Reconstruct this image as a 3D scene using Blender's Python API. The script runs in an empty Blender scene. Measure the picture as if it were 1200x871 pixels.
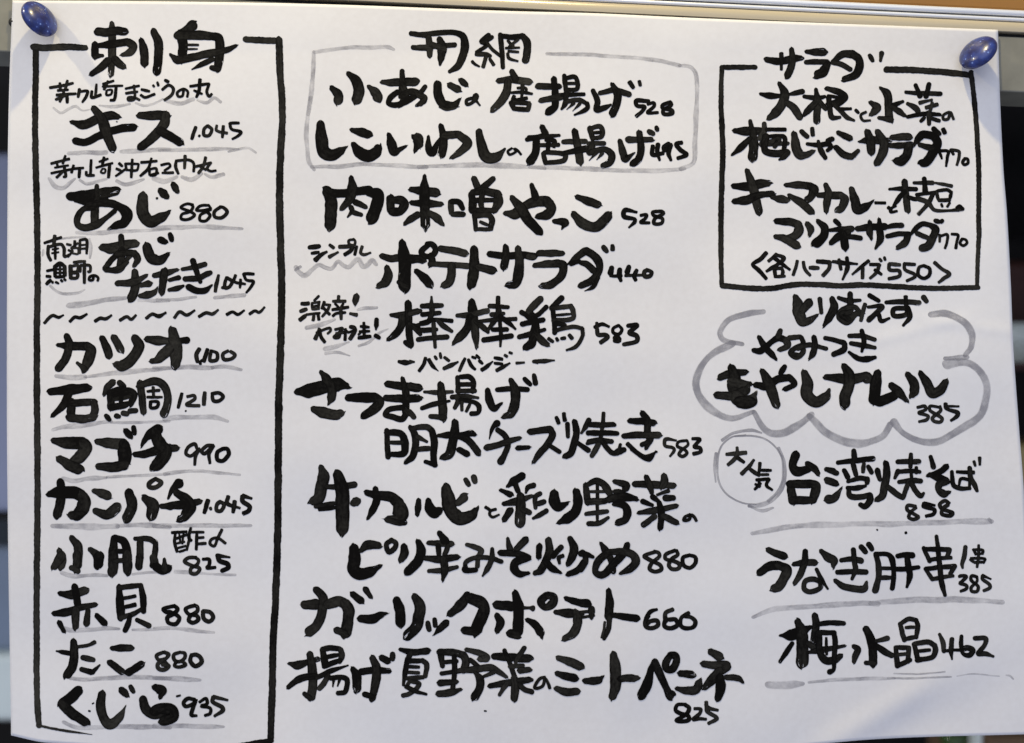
import bpy, bmesh, math, random
from mathutils import Vector, Matrix
R = math.radians
scene = bpy.context.scene
COL = scene.collection

# ------------------------------------------------------------------ camera
PX = 0.420 / 1155.0            # metres per photo pixel on the plane of the beam
DIST = 0.55                    # camera to that plane
cam = bpy.data.cameras.new('camera')
cam.sensor_fit = 'HORIZONTAL'
cam.sensor_width = 36.0
cam.lens = 36.0 * DIST / (1200 * PX)
cam.clip_start = 0.01
cam.clip_end = 50.0
cam.dof.use_dof = True
cam.dof.focus_distance = DIST - 0.008
cam.dof.aperture_fstop = 7.0
camo = bpy.data.objects.new('camera', cam)
COL.objects.link(camo)
camo.location = (0, -DIST, 0)
camo.rotation_euler = (R(90), 0, 0)
scene.camera = camo

# ------------------------------------------------------------------ light
world = bpy.data.worlds.new('World')
scene.world = world
world.use_nodes = True
world.node_tree.nodes['Background'].inputs[0].default_value = (0.775, 0.845, 1.12, 1)
world.node_tree.nodes['Background'].inputs[1].default_value = 0.455
scene.view_settings.view_transform = 'Standard'
scene.view_settings.look = 'None'
scene.view_settings.exposure = 0.0
scene.view_settings.gamma = 1.0

def lamp(name, kind, loc, target, energy, color, size):
    l = bpy.data.lights.new(name, kind)
    l.energy = energy
    l.color = color
    if kind == 'AREA':
        l.shape = 'RECTANGLE'
        l.size, l.size_y = size
    else:
        l.shadow_soft_size = size
    o = bpy.data.objects.new(name, l)
    COL.objects.link(o)
    o.location = loc
    d = Vector(target) - Vector(loc)
    o.rotation_euler = d.to_track_quat('-Z', 'Y').to_euler()
    return o

# added broad cool fill from behind the camera, no source in view
lamp('front_fill_light', 'AREA', (-0.3, -2.4, 1.3), (0, 0, 0), 22.0, (0.90, 0.94, 1.0), (3.2, 2.0))
# two warm ceiling lamps close to the wall: they throw the long pin shadows
lamp('ceiling_lamp', 'POINT', (0.02, -0.180, 0.60), (0, 0, 0), 9.1, (1.0, 0.83, 0.43), 0.013)
lamp('ceiling_lamp', 'POINT', (-0.64, -0.230, 0.58), (0, 0, 0), 8.4, (1.0, 0.85, 0.49), 0.015)
# added unseen fill that brightens the things behind the left edge
lamp('room_fill_light', 'POINT', (-1.5, 0.42, 0.05), (0, 0, 0), 34.0, (0.86, 0.90, 1.0), 0.08)

# ------------------------------------------------------------------ materials
def new_mat(name):
    m = bpy.data.materials.new(name)
    m.use_nodes = True
    return m, m.node_tree.nodes, m.node_tree.links, m.node_tree.nodes['Principled BSDF']

def surf_mat(name, color, rough=0.6, metal=0.0, var=0.15, scale=(20, 20, 20), bump=0.0, detail=4.0):
    m, N, L, b = new_mat(name)
    tc = N.new('ShaderNodeTexCoord')
    mp = N.new('ShaderNodeMapping')
    mp.inputs['Scale'].default_value = scale
    nz = N.new('ShaderNodeTexNoise')
    nz.inputs['Scale'].default_value = 1.0
    nz.inputs['Detail'].default_value = detail
    nz.inputs['Roughness'].default_value = 0.6
    rp = N.new('ShaderNodeValToRGB')
    rp.color_ramp.elements[0].position = 0.25
    rp.color_ramp.elements[1].position = 0.75
    rp.color_ramp.elements[0].color = tuple(c * (1 - var) for c in color) + (1,)
    rp.color_ramp.elements[1].color = tuple(min(1, c * (1 + var)) for c in color) + (1,)
    L.new(tc.outputs['Object'], mp.inputs['Vector'])
    L.new(mp.outputs[0], nz.inputs['Vector'])
    L.new(nz.outputs[0], rp.inputs[0])
    L.new(rp.outputs[0], b.inputs['Base Color'])
    b.inputs['Roughness'].default_value = rough
    b.inputs['Metallic'].default_value = metal
    if bump:
        bp = N.new('ShaderNodeBump')
        bp.inputs['Strength'].default_value = bump
        bp.inputs['Distance'].default_value = 0.0005
        L.new(nz.outputs[0], bp.inputs['Height'])
        L.new(bp.outputs[0], b.inputs['Normal'])
    return m

def paper_material():
    m, N, L, b = new_mat('white_paper')
    tc = N.new('ShaderNodeTexCoord')
    n1 = N.new('ShaderNodeTexNoise'); n1.inputs['Scale'].default_value = 9.0; n1.inputs['Detail'].default_value = 3.0
    n2 = N.new('ShaderNodeTexNoise'); n2.inputs['Scale'].default_value = 420.0; n2.inputs['Detail'].default_value = 4.0
    L.new(tc.outputs['Object'], n1.inputs['Vector'])
    L.new(tc.outputs['Object'], n2.inputs['Vector'])
    rp = N.new('ShaderNodeValToRGB')
    rp.color_ramp.elements[0].position = 0.3
    rp.color_ramp.elements[1].position = 0.7
    rp.color_ramp.elements[0].color = (0.770, 0.748, 0.732, 1)
    rp.color_ramp.elements[1].color = (0.822, 0.808, 0.800, 1)
    L.new(n1.outputs[0], rp.inputs[0])
    mx = N.new('ShaderNodeMixRGB'); mx.blend_type = 'OVERLAY'; mx.inputs[0].default_value = 0.18
    L.new(rp.outputs[0], mx.inputs[1])
    L.new(n2.outputs[0], mx.inputs[2])
    L.new(mx.outputs[0], b.inputs['Base Color'])
    b.inputs['Roughness'].default_value = 0.75
    b.inputs['Specular IOR Level'].default_value = 0.25
    bp = N.new('ShaderNodeBump'); bp.inputs['Strength'].default_value = 0.12; bp.inputs['Distance'].default_value = 0.0002
    L.new(n2.outputs[0], bp.inputs['Height'])
    L.new(bp.outputs[0], b.inputs['Normal'])
    return m

def ink_material():
    """Black brush-pen ink: dark pooled edges, a thinner grey core in streaks along the stroke, dry bristle gaps near the lift."""
    m, N, L, b = new_mat('black_brush_ink')
    uv = N.new('ShaderNodeUVMap'); uv.uv_map = 'stroke'
    uv2 = N.new('ShaderNodeUVMap'); uv2.uv_map = 'travel'
    mp = N.new('ShaderNodeMapping'); mp.inputs['Scale'].default_value = (0.55, 4.5, 1)
    L.new(uv.outputs[0], mp.inputs['Vector'])
    nz = N.new('ShaderNodeTexNoise'); nz.inputs['Scale'].default_value = 1.0; nz.inputs['Detail'].default_value = 5.0; nz.inputs['Roughness'].default_value = 0.65
    L.new(mp.outputs[0], nz.inputs['Vector'])
    sp = N.new('ShaderNodeSeparateXYZ'); L.new(uv.outputs[0], sp.inputs[0])
    # 1 at the middle of the stroke, 0 at its edges
    a = N.new('ShaderNodeMath'); a.operation = 'SUBTRACT'; L.new(sp.outputs[1], a.inputs[0]); a.inputs[1].default_value = 0.5
    a2 = N.new('ShaderNodeMath'); a2.operation = 'ABSOLUTE'; L.new(a.outputs[0], a2.inputs[0])
    a3 = N.new('ShaderNodeMath'); a3.operation = 'MULTIPLY_ADD'; L.new(a2.outputs[0], a3.inputs[0]); a3.inputs[1].default_value = -2.0; a3.inputs[2].default_value = 1.0
    core = N.new('ShaderNodeMath'); core.operation = 'SMOOTH_MIN'; L.new(a3.outputs[0], core.inputs[0]); core.inputs[1].default_value = 0.45; core.inputs[2].default_value = 0.2
    big = N.new('ShaderNodeTexNoise'); big.inputs['Scale'].default_value = 70.0; big.inputs['Detail'].default_value = 2.0
    tc = N.new('ShaderNodeTexCoord'); L.new(tc.outputs['Object'], big.inputs['Vector'])
    soft = N.new('ShaderNodeMath'); soft.operation = 'MULTIPLY_ADD'; L.new(core.outputs[0], soft.inputs[0]); soft.inputs[1].default_value = 0.45; soft.inputs[2].default_value = 0.22
    f = N.new('ShaderNodeMath'); f.operation = 'MULTIPLY'; L.new(soft.outputs[0], f.inputs[0]); L.new(nz.outputs[0], f.inputs[1])
    g = N.new('ShaderNodeMath'); g.operation = 'MULTIPLY'; L.new(f.outputs[0], g.inputs[0]); L.new(big.outputs[0], g.inputs[1])
    rp = N.new('ShaderNodeValToRGB')
    rp.color_ramp.elements[0].position = 0.07; rp.color_ramp.elements[0].color = (0.0035, 0.003, 0.0025, 1)
    rp.color_ramp.elements[1].position = 0.24; rp.color_ramp.elements[1].color = (0.040, 0.038, 0.032, 1)
    at = N.new('ShaderNodeAttribute'); at.attribute_name = 'tone'
    g2 = N.new('ShaderNodeMath'); g2.operation = 'MULTIPLY'; L.new(g.outputs[0], g2.inputs[0]); L.new(at.outputs['Fac'], g2.inputs[1])
    L.new(g2.outputs[0], rp.inputs[0])
    L.new(rp.outputs[0], b.inputs['Base Color'])
    b.inputs['Roughness'].default_value = 0.7
    b.inputs['Specular IOR Level'].default_value = 0.06
    # dry bristle gaps
    mp2 = N.new('ShaderNodeMapping'); mp2.inputs['Scale'].default_value = (0.22, 7.0, 1)
    L.new(uv.outputs[0], mp2.inputs['Vector'])
    n3 = N.new('ShaderNodeTexNoise'); n3.inputs['Scale'].default_value = 1.0; n3.inputs['Detail'].default_value = 3.0
    L.new(mp2.outputs[0], n3.inputs['Vector'])
    st = N.new('ShaderNodeSeparateXYZ'); L.new(uv2.outputs[0], st.inputs[0])
    dry = N.new('ShaderNodeMapRange'); L.new(st.outputs[0], dry.inputs[0])
    dry.inputs[1].default_value = 0.55; dry.inputs[2].default_value = 1.0; dry.inputs[3].default_value = 0.0; dry.inputs[4].default_value = 1.0
    dm = N.new('ShaderNodeMath'); dm.operation = 'MULTIPLY'; L.new(dry.outputs[0], dm.inputs[0]); L.new(st.outputs[1], dm.inputs[1])
    th = N.new('ShaderNodeMath'); th.operation = 'MULTIPLY_ADD'; L.new(dm.outputs[0], th.inputs[0]); th.inputs[1].default_value = -0.20; th.inputs[2].default_value = 0.78
    al = N.new('ShaderNodeMath'); al.operation = 'LESS_THAN'; L.new(n3.outputs[0], al.inputs[0]); L.new(th.outputs[0], al.inputs[1])
    L.new(al.outputs[0], b.inputs['Alpha'])
    return m

def marker_material(name, alpha=0.5, col=(0.30, 0.295, 0.325)):
    """Watery grey marker laid over the paper."""
    m, N, L, b = new_mat(name)
    uv = N.new('ShaderNodeUVMap'); uv.uv_map = 'stroke'
    mp = N.new('ShaderNodeMapping'); mp.inputs['Scale'].default_value = (0.20, 1.0, 1)
    L.new(uv.outputs[0], mp.inputs['Vector'])
    nz = N.new('ShaderNodeTexNoise'); nz.inputs['Scale'].default_value = 1.0; nz.inputs['Detail'].default_value = 5.0; nz.inputs['Roughness'].default_value = 0.6
    L.new(mp.outputs[0], nz.inputs['Vector'])
    mr = N.new('ShaderNodeMapRange'); L.new(nz.outputs[0], mr.inputs[0])
    mr.inputs[1].default_value = 0.3; mr.inputs[2].default_value = 0.7
    mr.inputs[3].default_value = max(0.05, alpha - 0.22); mr.inputs[4].default_value = min(0.95, alpha + 0.22)
    sp = N.new('ShaderNodeSeparateXYZ'); L.new(uv.outputs[0], sp.inputs[0])
    e1 = N.new('ShaderNodeMath'); e1.operation = 'SUBTRACT'; L.new(sp.outputs[1], e1.inputs[0]); e1.inputs[1].default_value = 0.5
    e2 = N.new('ShaderNodeMath'); e2.operation = 'ABSOLUTE'; L.new(e1.outputs[0], e2.inputs[0])
    # thin in the middle, pooled towards the sides, feathered at the very edge
    e3 = N.new('ShaderNodeValToRGB')
    for p, v in ((0.0, 0.95), (0.50, 1.0), (0.72, 1.0), (1.0, 0.0)):
        el = e3.color_ramp.elements.new(p) if 0.0 < p < 1.0 else e3.color_ramp.elements[-int(p)]
        el.color = (v, v, v, 1)
    e4 = N.new('ShaderNodeMath'); e4.operation = 'MULTIPLY'; L.new(e2.outputs[0], e4.inputs[0]); e4.inputs[1].default_value = 2.0
    L.new(e4.outputs[0], e3.inputs[0])
    e5 = N.new('ShaderNodeMath'); e5.operation = 'MULTIPLY'; L.new(mr.outputs[0], e5.inputs[0]); L.new(e3.outputs[0], e5.inputs[1])
    # the felt tip gives out and floods again along the way
    tc = N.new('ShaderNodeTexCoord')
    n6 = N.new('ShaderNodeTexNoise'); n6.inputs['Scale'].default_value = 85.0; n6.inputs['Detail'].default_value = 4.0
    L.new(tc.outputs['Object'], n6.inputs['Vector'])
    m6 = N.new('ShaderNodeMapRange'); L.new(n6.outputs[0], m6.inputs[0])
    m6.inputs[1].default_value = 0.3; m6.inputs[2].default_value = 0.7; m6.inputs[3].default_value = 0.6; m6.inputs[4].default_value = 1.3
    e7 = N.new('ShaderNodeMath'); e7.operation = 'MULTIPLY'; e7.use_clamp = True
    L.new(e5.outputs[0], e7.inputs[0]); L.new(m6.outputs[0], e7.inputs[1])
    L.new(e7.outputs[0], b.inputs['Alpha'])
    b.inputs['Base Color'].default_value = col + (1,)
    b.inputs['Roughness'].default_value = 0.8
    b.inputs['Specular IOR Level'].default_value = 0.1
    return m

M_PAPER = paper_material()
M_INK = ink_material()
M_GREY = marker_material('grey_marker_ink', 0.36)
M_GREY_DARK = marker_material('dense_grey_marker_ink', 0.56)

# ------------------------------------------------------------------ helpers
def tag(o, label=None, category=None, group=None, kind=None):
    for k, v in (('label', label), ('category', category), ('group', group), ('kind', kind)):
        if v:
            o[k] = v
    return o

def link(name, mesh, mat, parent=None):
    o = bpy.data.objects.new(name, mesh)
    COL.objects.link(o)
    if mat:
        mesh.materials.append(mat)
    if parent:
        o.parent = parent
    return o

def empty(name, loc=(0, 0, 0), rot=(0, 0, 0)):
    o = bpy.data.objects.new(name, None)
    o.empty_display_size = 0.02
    COL.objects.link(o)
    o.location = loc
    o.rotation_euler = rot
    return o

def box_mesh(name, lo, hi, bevel=0.0, seg=2):
    bm = bmesh.new()
    bmesh.ops.create_cube(bm, size=1.0)
    for v in bm.verts:
        v.co = Vector([lo[i] + (v.co[i] + 0.5) * (hi[i] - lo[i]) for i in range(3)])
    if bevel:
        bmesh.ops.bevel(bm, geom=list(bm.edges), offset=bevel, segments=seg, affect='EDGES', profile=0.5)
    me = bpy.data.meshes.new(name)
    bm.to_mesh(me)
    bm.free()
    return me

def prism_mesh(name, profile, x0, x1, smooth=False):
    """Extrude a closed (y, z) profile along x."""
    n = len(profile)
    vs = [(x0, y, z) for y, z in profile] + [(x1, y, z) for y, z in profile]
    fs = [(i, (i + 1) % n, n + (i + 1) % n, n + i) for i in range(n)]
    fs += [tuple(range(n - 1, -1, -1)), tuple(range(n, 2 * n))]
    me = bpy.data.meshes.new(name)
    me.from_pydata(vs, [], fs)
    bm = bmesh.new(); bm.from_mesh(me)
    bmesh.ops.recalc_face_normals(bm, faces=bm.faces)
    bm.to_mesh(me); bm.free()
    return me

def lathe_mesh(name, prof, seg=40, smooth=True):
    """Revolve an (r, z) profile about z; r = 0 ends close the shape."""
    vs, fs, rings = [], [], []
    for r, z in prof:
        if r < 1e-7:
            rings.append([len(vs)]); vs.append((0, 0, z))
        else:
            rings.append(list(range(len(vs), len(vs) + seg)))
            vs += [(r * math.cos(2 * math.pi * k / seg), r * math.sin(2 * math.pi * k / seg), z) for k in range(seg)]
    for a, b in zip(rings, rings[1:]):
        for k in range(seg):
            k2 = (k + 1) % seg
            if len(a) == 1:
                fs.append((a[0], b[k], b[k2]))
            elif len(b) == 1:
                fs.append((a[k], b[0], a[k2]))
            else:
                fs.append((a[k], b[k], b[k2], a[k2]))
    me = bpy.data.meshes.new(name)
    me.from_pydata(vs, [], fs)
    bm = bmesh.new(); bm.from_mesh(me)
    bmesh.ops.recalc_face_normals(bm, faces=bm.faces)
    bm.to_mesh(me); bm.free()
    if smooth:
        me.polygons.foreach_set('use_smooth', [True] * len(me.polygons))
    return me

# ------------------------------------------------------------------ the beam the sheet is pinned to
SLOPE = 0.0475
TILT = math.atan(SLOPE)       # the beam runs slightly downhill to the right
def zb(v):                     # height on the beam of a line that crosses the picture's middle at row v
    return (435.5 - v) * PX
M_PANEL = surf_mat('olive_grey_paint', (0.235, 0.225, 0.175), 0.55, 0, 0.22, (60, 60, 60), 0.25)
M_TRIM = surf_mat('cream_trim_paint', (0.50, 0.43, 0.30), 0.25, 0, 0.08, (6, 40, 40), 0.1)
M_WOOD = surf_mat('orange_brown_wood', (0.30, 0.135, 0.018), 0.45, 0, 0.35, (5, 90, 90), 0.3)
M_RAIL = surf_mat('satin_aluminium', (0.86, 0.87, 0.88), 0.30, 0.35, 0.05, (3, 300, 300), 0.0)
M_DARK = surf_mat('black_gap_shade_and_fittings', (0.008, 0.008, 0.008), 0.7, 0, 0.2)  # black stands in for shade in the open gap; also colours groove and screw

pb = bmesh.new()
corners = [(-0.9, (14.4 - 0.9 / PX * SLOPE)), (0.9, (14.4 + 0.9 / PX * SLOPE)), (0.9, 83.7 + 0.9 / PX * 0.0398), (-0.9, 83.7 - 0.9 / PX * 0.0398)]
front = [pb.verts.new((x, 0.0012, zb(v))) for x, v in corners]
back = [pb.verts.new((x, 0.030, zb(v))) for x, v in corners]
pb.faces.new(front)
pb.faces.new(back[::-1])
for i in range(4):
    pb.faces.new((front[i], back[i], back[(i + 1) % 4], front[(i + 1) % 4]))
bmesh.ops.recalc_face_normals(pb, faces=pb.faces)
bmesh.ops.bevel(pb, geom=list(pb.edges), offset=0.0006, segments=2, affect='EDGES', profile=0.5)
pme = bpy.data.meshes.new('header_panel'); pb.to_mesh(pme); pb.free()
panel = link('header_panel', pme, M_PANEL)
tag(panel, 'olive grey painted header panel behind the top of the pinned menu', 'panel')
gap_shade = link('shadow_gap_strip', box_mesh('shadow_gap_strip', (-0.9, 0.004, zb(14.4) + 0.0001), (0.9, 0.028, zb(10.0) - 0.0001)), M_DARK)  # black strip gives the open gap its shade
gap_shade.rotation_euler = (0, TILT, 0)
tag(gap_shade, 'thin black strip standing in for the shade of the gap between the grey panel and the cream trim', 'strip')
yf = 0.0002
trim_prof = [(yf + 0.0004, zb(10.0)), (yf, zb(9.4)), (yf, zb(6.5))]
for k in range(1, 9):           # a rounded upper half, where the lamp above glints
    t = k / 8 * R(72)
    trim_prof.append((yf + 0.0022 * (1 - math.cos(t)) / (1 - math.cos(R(72))), zb(6.5 - 9.9 * math.sin(t) / math.sin(R(72)))))
trim_prof += [(0.028, zb(-3.4)), (0.028, zb(10.0))]
trim = link('trim_board', prism_mesh('trim_board', trim_prof, -0.9, 0.9), M_TRIM)
trim.rotation_euler = (0, TILT, 0)
tag(trim, 'cream painted trim board running just under the shiny metal rail', 'trim')
rail = empty('metal_rail', (0, 0, 0), (0, TILT, 0))
tag(rail, 'shiny silver aluminium rail with a dark groove above the menu', 'rail')
def half_round(z0, z1, y0, depth, n=8):
    zc, h = (z0 + z1) / 2, abs(z1 - z0) / 2
    p = [(y0 - depth * max(0.0, math.cos(math.pi * (k / n - 0.5))) ** 0.6, zc + h * math.sin(math.pi * (k / n - 0.5))) for k in range(n + 1)]
    return p + [(y0 + 0.02, p[-1][1]), (y0 + 0.02, p[0][1])]
link('lower_flange', prism_mesh('lower_flange', half_round(zb(-3.6), zb(-8.2), 0.0022, 0.0010), -0.9, 0.9), M_RAIL, rail)
link('groove', box_mesh('groove', (-0.9, 0.003, zb(-8.3)), (0.9, 0.02, zb(-10.0))), M_DARK, rail)
link('upper_flange', prism_mesh('upper_flange', half_round(zb(-10.1), zb(-17.2), 0.0024, 0.0012), -0.9, 0.9), M_RAIL, rail)
wood = link('wooden_beam', box_mesh('wooden_beam', (-0.9, 0.0028, zb(-17.4)), (0.9, 0.04, zb(-300)), 0.001), M_WOOD)
wood.rotation_euler = (0, TILT, 0)
tag(wood, 'orange brown wooden beam above the silver rail', 'beam')

# ------------------------------------------------------------------ the dim room behind the opening
M_ROOM = surf_mat('dark_room_wall', (0.012, 0.010, 0.009), 0.8, 0, 0.2, (4, 4, 4))
rw = link('room_wall', box_mesh('room_wall', (-2.2, 2.4, -1.6), (2.2, 2.5, 1.3)), M_ROOM); tag(rw, kind='structure')
rf = link('room_floor', box_mesh('room_floor', (-2.2, 0.05, -1.62), (2.2, 2.398, -1.60)), M_ROOM); tag(rf, kind='structure')
rc = link('room_ceiling', box_mesh('room_ceiling', (-2.2, 0.05, 0.30), (2.2, 2.398, 0.33)), M_ROOM); tag(rc, kind='structure')
for sx in (-1, 1):
    sw = link('room_side_wall', box_mesh('room_side_wall', (2.2 * sx - 0.05, 0.05, -1.598), (2.2 * sx + 0.05, 2.398, 0.298)), M_ROOM)
    tag(sw, kind='structure')

def far(u, v, Y):              # a point of the room seen past pixel (u, v), Y metres behind the beam
    k = (DIST + Y) / DIST
    return Vector(((u - 600) * PX * k, Y, (435.5 - v) * PX * k))

def board(name, u0, v0, u1, v1, Y, depth, mat, label, cat, bevel=0.006):
    a, b = far(u0, v1, Y), far(u1, v0, Y)
    o = link(name, box_mesh(name, (0, 0, 0), (b.x - a.x, depth, b.z - a.z), bevel), mat)
    o.location = (a.x, Y, a.z)
    tag(o, label, cat)
    return o

M_BLUE = surf_mat('blue_grey_board', (0.30, 0.33, 0.45), 0.6, 0, 0.12, (5, 5, 5))
M_PALE = surf_mat('pale_green_white_enamel', (0.75, 0.82, 0.76), 0.4, 0, 0.06, (8, 8, 8))
M_STEEL = surf_mat('dull_steel', (0.22, 0.27, 0.34), 0.35, 0.4, 0.1, (10, 10, 10))
M_RED = surf_mat('dark_red_brown_wood', (0.06, 0.016, 0.008), 0.5, 0, 0.3, (4, 60, 60))
M_GREENG = surf_mat('green_bottle_glass', (0.06, 0.11, 0.03), 0.15, 0, 0.2, (8, 8, 8))
M_BROWN = surf_mat('brown_card', (0.20, 0.12, 0.06), 0.7, 0, 0.25, (14, 14, 14))
M_OCHRE = surf_mat('ochre_card', (0.45, 0.36, 0.15), 0.7, 0, 0.2, (14, 14, 14))
board('blue_screen', -190, 178, 60, 600, 0.75, 0.03, M_BLUE, 'tall blue grey screen blurred beyond the left edge of the menu', 'screen')
board('steel_cabinet', -160, 640, 60, 765, 0.80, 0.25, M_STEEL, 'steel blue cabinet blurred below the blue grey screen', 'cabinet')
board('enamel_box', -150, 768, 60, 846, 0.78, 0.18, M_PALE, 'pale greenish white box blurred beside the lower left corner of the menu', 'box')
board('wooden_cabinet', 1130, 305, 1330, 398, 0.85, 0.25, M_RED, 'dark red brown cabinet blurred beyond the right edge of the menu', 'cabinet')
b0 = far(1207, 425, 0.8)
bowl = link('serving_bowl', lathe_mesh('serving_bowl', [(0, 0), (0.018, 0), (0.02, 0.004), (0.035, 0.02), (0.042, 0.04), (0.040, 0.04), (0.032, 0.022), (0.0, 0.008)]), M_PALE)
bowl.location = b0
tag(bowl, 'small pale bowl blurred beyond the right edge under the dark cabinet', 'bowl')
shelf = board('shelf_board', 1140, 425.5, 1330, 433, 0.74, 0.14, M_RED, 'dark shelf board blurred under the small pale bowl', 'shelf', 0.002)
board('ochre_carton', 1150, 520, 1290, 610, 0.80, 0.12, M_OCHRE, 'ochre carton blurred beyond the right edge below the dark shelf', 'carton')
bt = far(1118, 905, 0.7)
bottle = link('green_bottle', lathe_mesh('green_bottle', [(0, 0), (0.032, 0), (0.034, 0.004), (0.034, 0.10), (0.028, 0.125), (0.013, 0.15), (0.012, 0.19), (0.0135, 0.192), (0.0135, 0.2), (0, 0.2)]), M_GREENG)
bottle.location = bt - Vector((0, 0, 0.16))
tag(bottle, 'green bottle blurred under the lower right edge of the menu', 'bottle')
board('white_post', 1144, 840, 1152, 1100, 0.62, 0.02, M_PALE, 'thin white post blurred under the lower right edge beside the green bottle', 'post', 0.002)
board('brown_carton', 1157, 862, 1260, 980, 0.80, 0.2, M_BROWN, 'brown carton blurred under the lower right corner of the menu', 'carton')

# ------------------------------------------------------------------ the sheet
def lerp_tab(tab, x):
    """Smooth (cubic Hermite) interpolation through a table of (x, y)."""
    n = len(tab)
    if x <= tab[0][0]:
        i = 0
    elif x >= tab[-1][0]:
        i = n - 2
    else:
        i = max(k for k in range(n - 1) if tab[k][0] <= x)
    def slope(k):
        a, b = max(0, k - 1), min(n - 1, k + 1)
        return (tab[b][1] - tab[a][1]) / (tab[b][0] - tab[a][0])
    (x0, y0), (x1, y1) = tab[i], tab[i + 1]
    h = x1 - x0
    t = min(1.15, max(-0.15, (x - x0) / h))
    m0, m1 = slope(i) * h, slope(i + 1) * h
    t2, t3 = t * t, t * t * t
    return (2*t3 - 3*t2 + 1) * y0 + (t3 - 2*t2 + t) * m0 + (-2*t3 + 3*t2) * y1 + (t3 - t2) * m1

LEFT = [(0.0, 14.6), (0.14, 10.3), (0.30, 8.6), (0.55, 8.0), (0.75, 9.6), (1.0, 13.0)]
RIGHT = [(0.0, 1169.5), (0.10, 1172), (0.20, 1176), (0.26, 1180), (0.36, 1184.5), (0.45, 1187.5), (0.57, 1194.5), (0.64, 1199), (0.80, 1207), (1.0, 1217)]
TOP = [(0.0, 0.5), (0.20, 2.4), (0.33, 5.6), (0.50, 12.9), (0.59, 15.6), (0.68, 20.5), (0.77, 24.8), (0.855, 28.5), (1.0, 35.0)]
BOT = [(0.0, 862.0), (0.035, 870.5), (0.25, 884), (0.5, 888), (0.68, 884), (0.84, 866.5), (0.99, 860.5), (1.0, 860.3)]

def sheet_px(a, b):
    """Pixel-plane position of the sheet point (a, b) in [0, 1]^2: a Coons patch on its four edges."""
    l, r = (lerp_tab(LEFT, b)), (lerp_tab(RIGHT, b))
    t, q = lerp_tab(TOP, a), lerp_tab(BOT, a)
    u = l + (r - l) * a
    v = t + (q - t) * b
    return u, v

def gauss(x, s):
    return math.exp(-(x / s) ** 2)

def fold(u, v, u0, v0, u1, v1, width, amp, fade=60.0):
    """A soft crease along a segment, in metres towards the viewer."""
    dx, dy = u1 - u0, v1 - v0
    L = math.hypot(dx, dy)
    t = ((u - u0) * dx + (v - v0) * dy) / L
    d = (-(u - u0) * dy + (v - v0) * dx) / L
    e = 1.0
    if t < 0: e = gauss(t, fade)
    elif t > L: e = gauss(t - L, fade)
    return amp * gauss(d, width) * e

_cr = random.Random(21)
COCKLES = [(math.cos(a) * 2 * math.pi / p, math.sin(a) * 2 * math.pi / p, _cr.uniform(0, 6.3), am) for a, p, am in
           ((0.5, 210, 0.00022), (1.2, 160, 0.00014), (-0.6, 250, 0.00026), (1.9, 120, 0.00008), (0.1, 95, 0.00005), (2.5, 330, 0.00035))]

def sheet_depth(u, v):
    """How far (m, negative = towards the camera) the sheet stands off the beam at pixel (u, v)."""
    t = max(0.0, (v - 60.0) / 810.0)
    y = -0.0004 - 0.0240 * t ** 1.15
    # it lies in slow vertical billows below the pins
    y += 0.0016 * t * math.sin(u / 1200 * math.pi * 2.3 + 0.6)
    y -= 0.0012 * gauss((u - 870) / 1.0, 170) * gauss(v - 20, 70) * min(1.0, max(0.0, (v + 30) / 90))
    y -= 0.0012 * gauss(u - 230, 160) * gauss(v - 110, 110)
    y -= fold(u, v, 1010, 404, 1110, 378, 7, 0.00022, 40)
    y -= fold(u, v, 1110, 378, 1190, 390, 8, 0.00028, 40)
    y -= fold(u, v, 985, 866, 1058, 822, 17, 0.0011, 45)
    y += fold(u, v, 1040, 880, 1140, 820, 34, 0.0010, 60)
    y -= fold(u, v, 1160, 170, 1195, 420, 30, 0.0009, 120)
    y -= fold(u, v, 300, 871, 420, 790, 50, 0.0008, 90)
    y -= fold(u, v, 690, 871, 760, 780, 45, 0.0007, 90)
    y -= fold(u, v, 640, 250, 780, 250, 60, 0.0003, 90)
    # faint cockles of paper that has been handled and has taken up wet ink
    for k, (wx, wy, ph, am) in enumerate(COCKLES):
        y += 1.6 * am * math.sin(u * wx + v * wy + ph) * min(1.0, max(0.15, (v + 40) / 260))
    # dimpled where the pins hold it
    for pu, pv in ((46, 26), (1140, 68)):
        y += 0.0004 * gauss(math.hypot(u - pu, v - pv), 26)
    return min(y, -0.00025)

def on_sheet(u, v, lift):
    y = sheet_depth(u, v) - lift
    k = (DIST + y) / DIST
    return ((u - 600) * PX * k, y, (435.5 - v) * PX * k)

menu = empty('menu_sheet', (0, 0, 0))
tag(menu, 'large white sheet hand-lettered with a Japanese menu in black brush pen, pinned at two corners', 'menu')

NA, NB = 300, 230
vs = [on_sheet(*sheet_px(i / NA, j / NB), 0.0) for j in range(NB + 1) for i in range(NA + 1)]
fs = [(j * (NA + 1) + i, (j + 1) * (NA + 1) + i, (j + 1) * (NA + 1) + i + 1, j * (NA + 1) + i + 1) for j in range(NB) for i in range(NA)]
pm = bpy.data.meshes.new('paper')
pm.from_pydata(vs, [], fs)
pm.polygons.foreach_set('use_smooth', [True] * len(pm.polygons))
paper = link('paper', pm, M_PAPER, menu)
sol = paper.modifiers.new('thickness', 'SOLIDIFY')
sol.thickness = 0.00016
sol.offset = -1.0

# ------------------------------------------------------------------ the brush
rng = random.Random(7)

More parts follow.
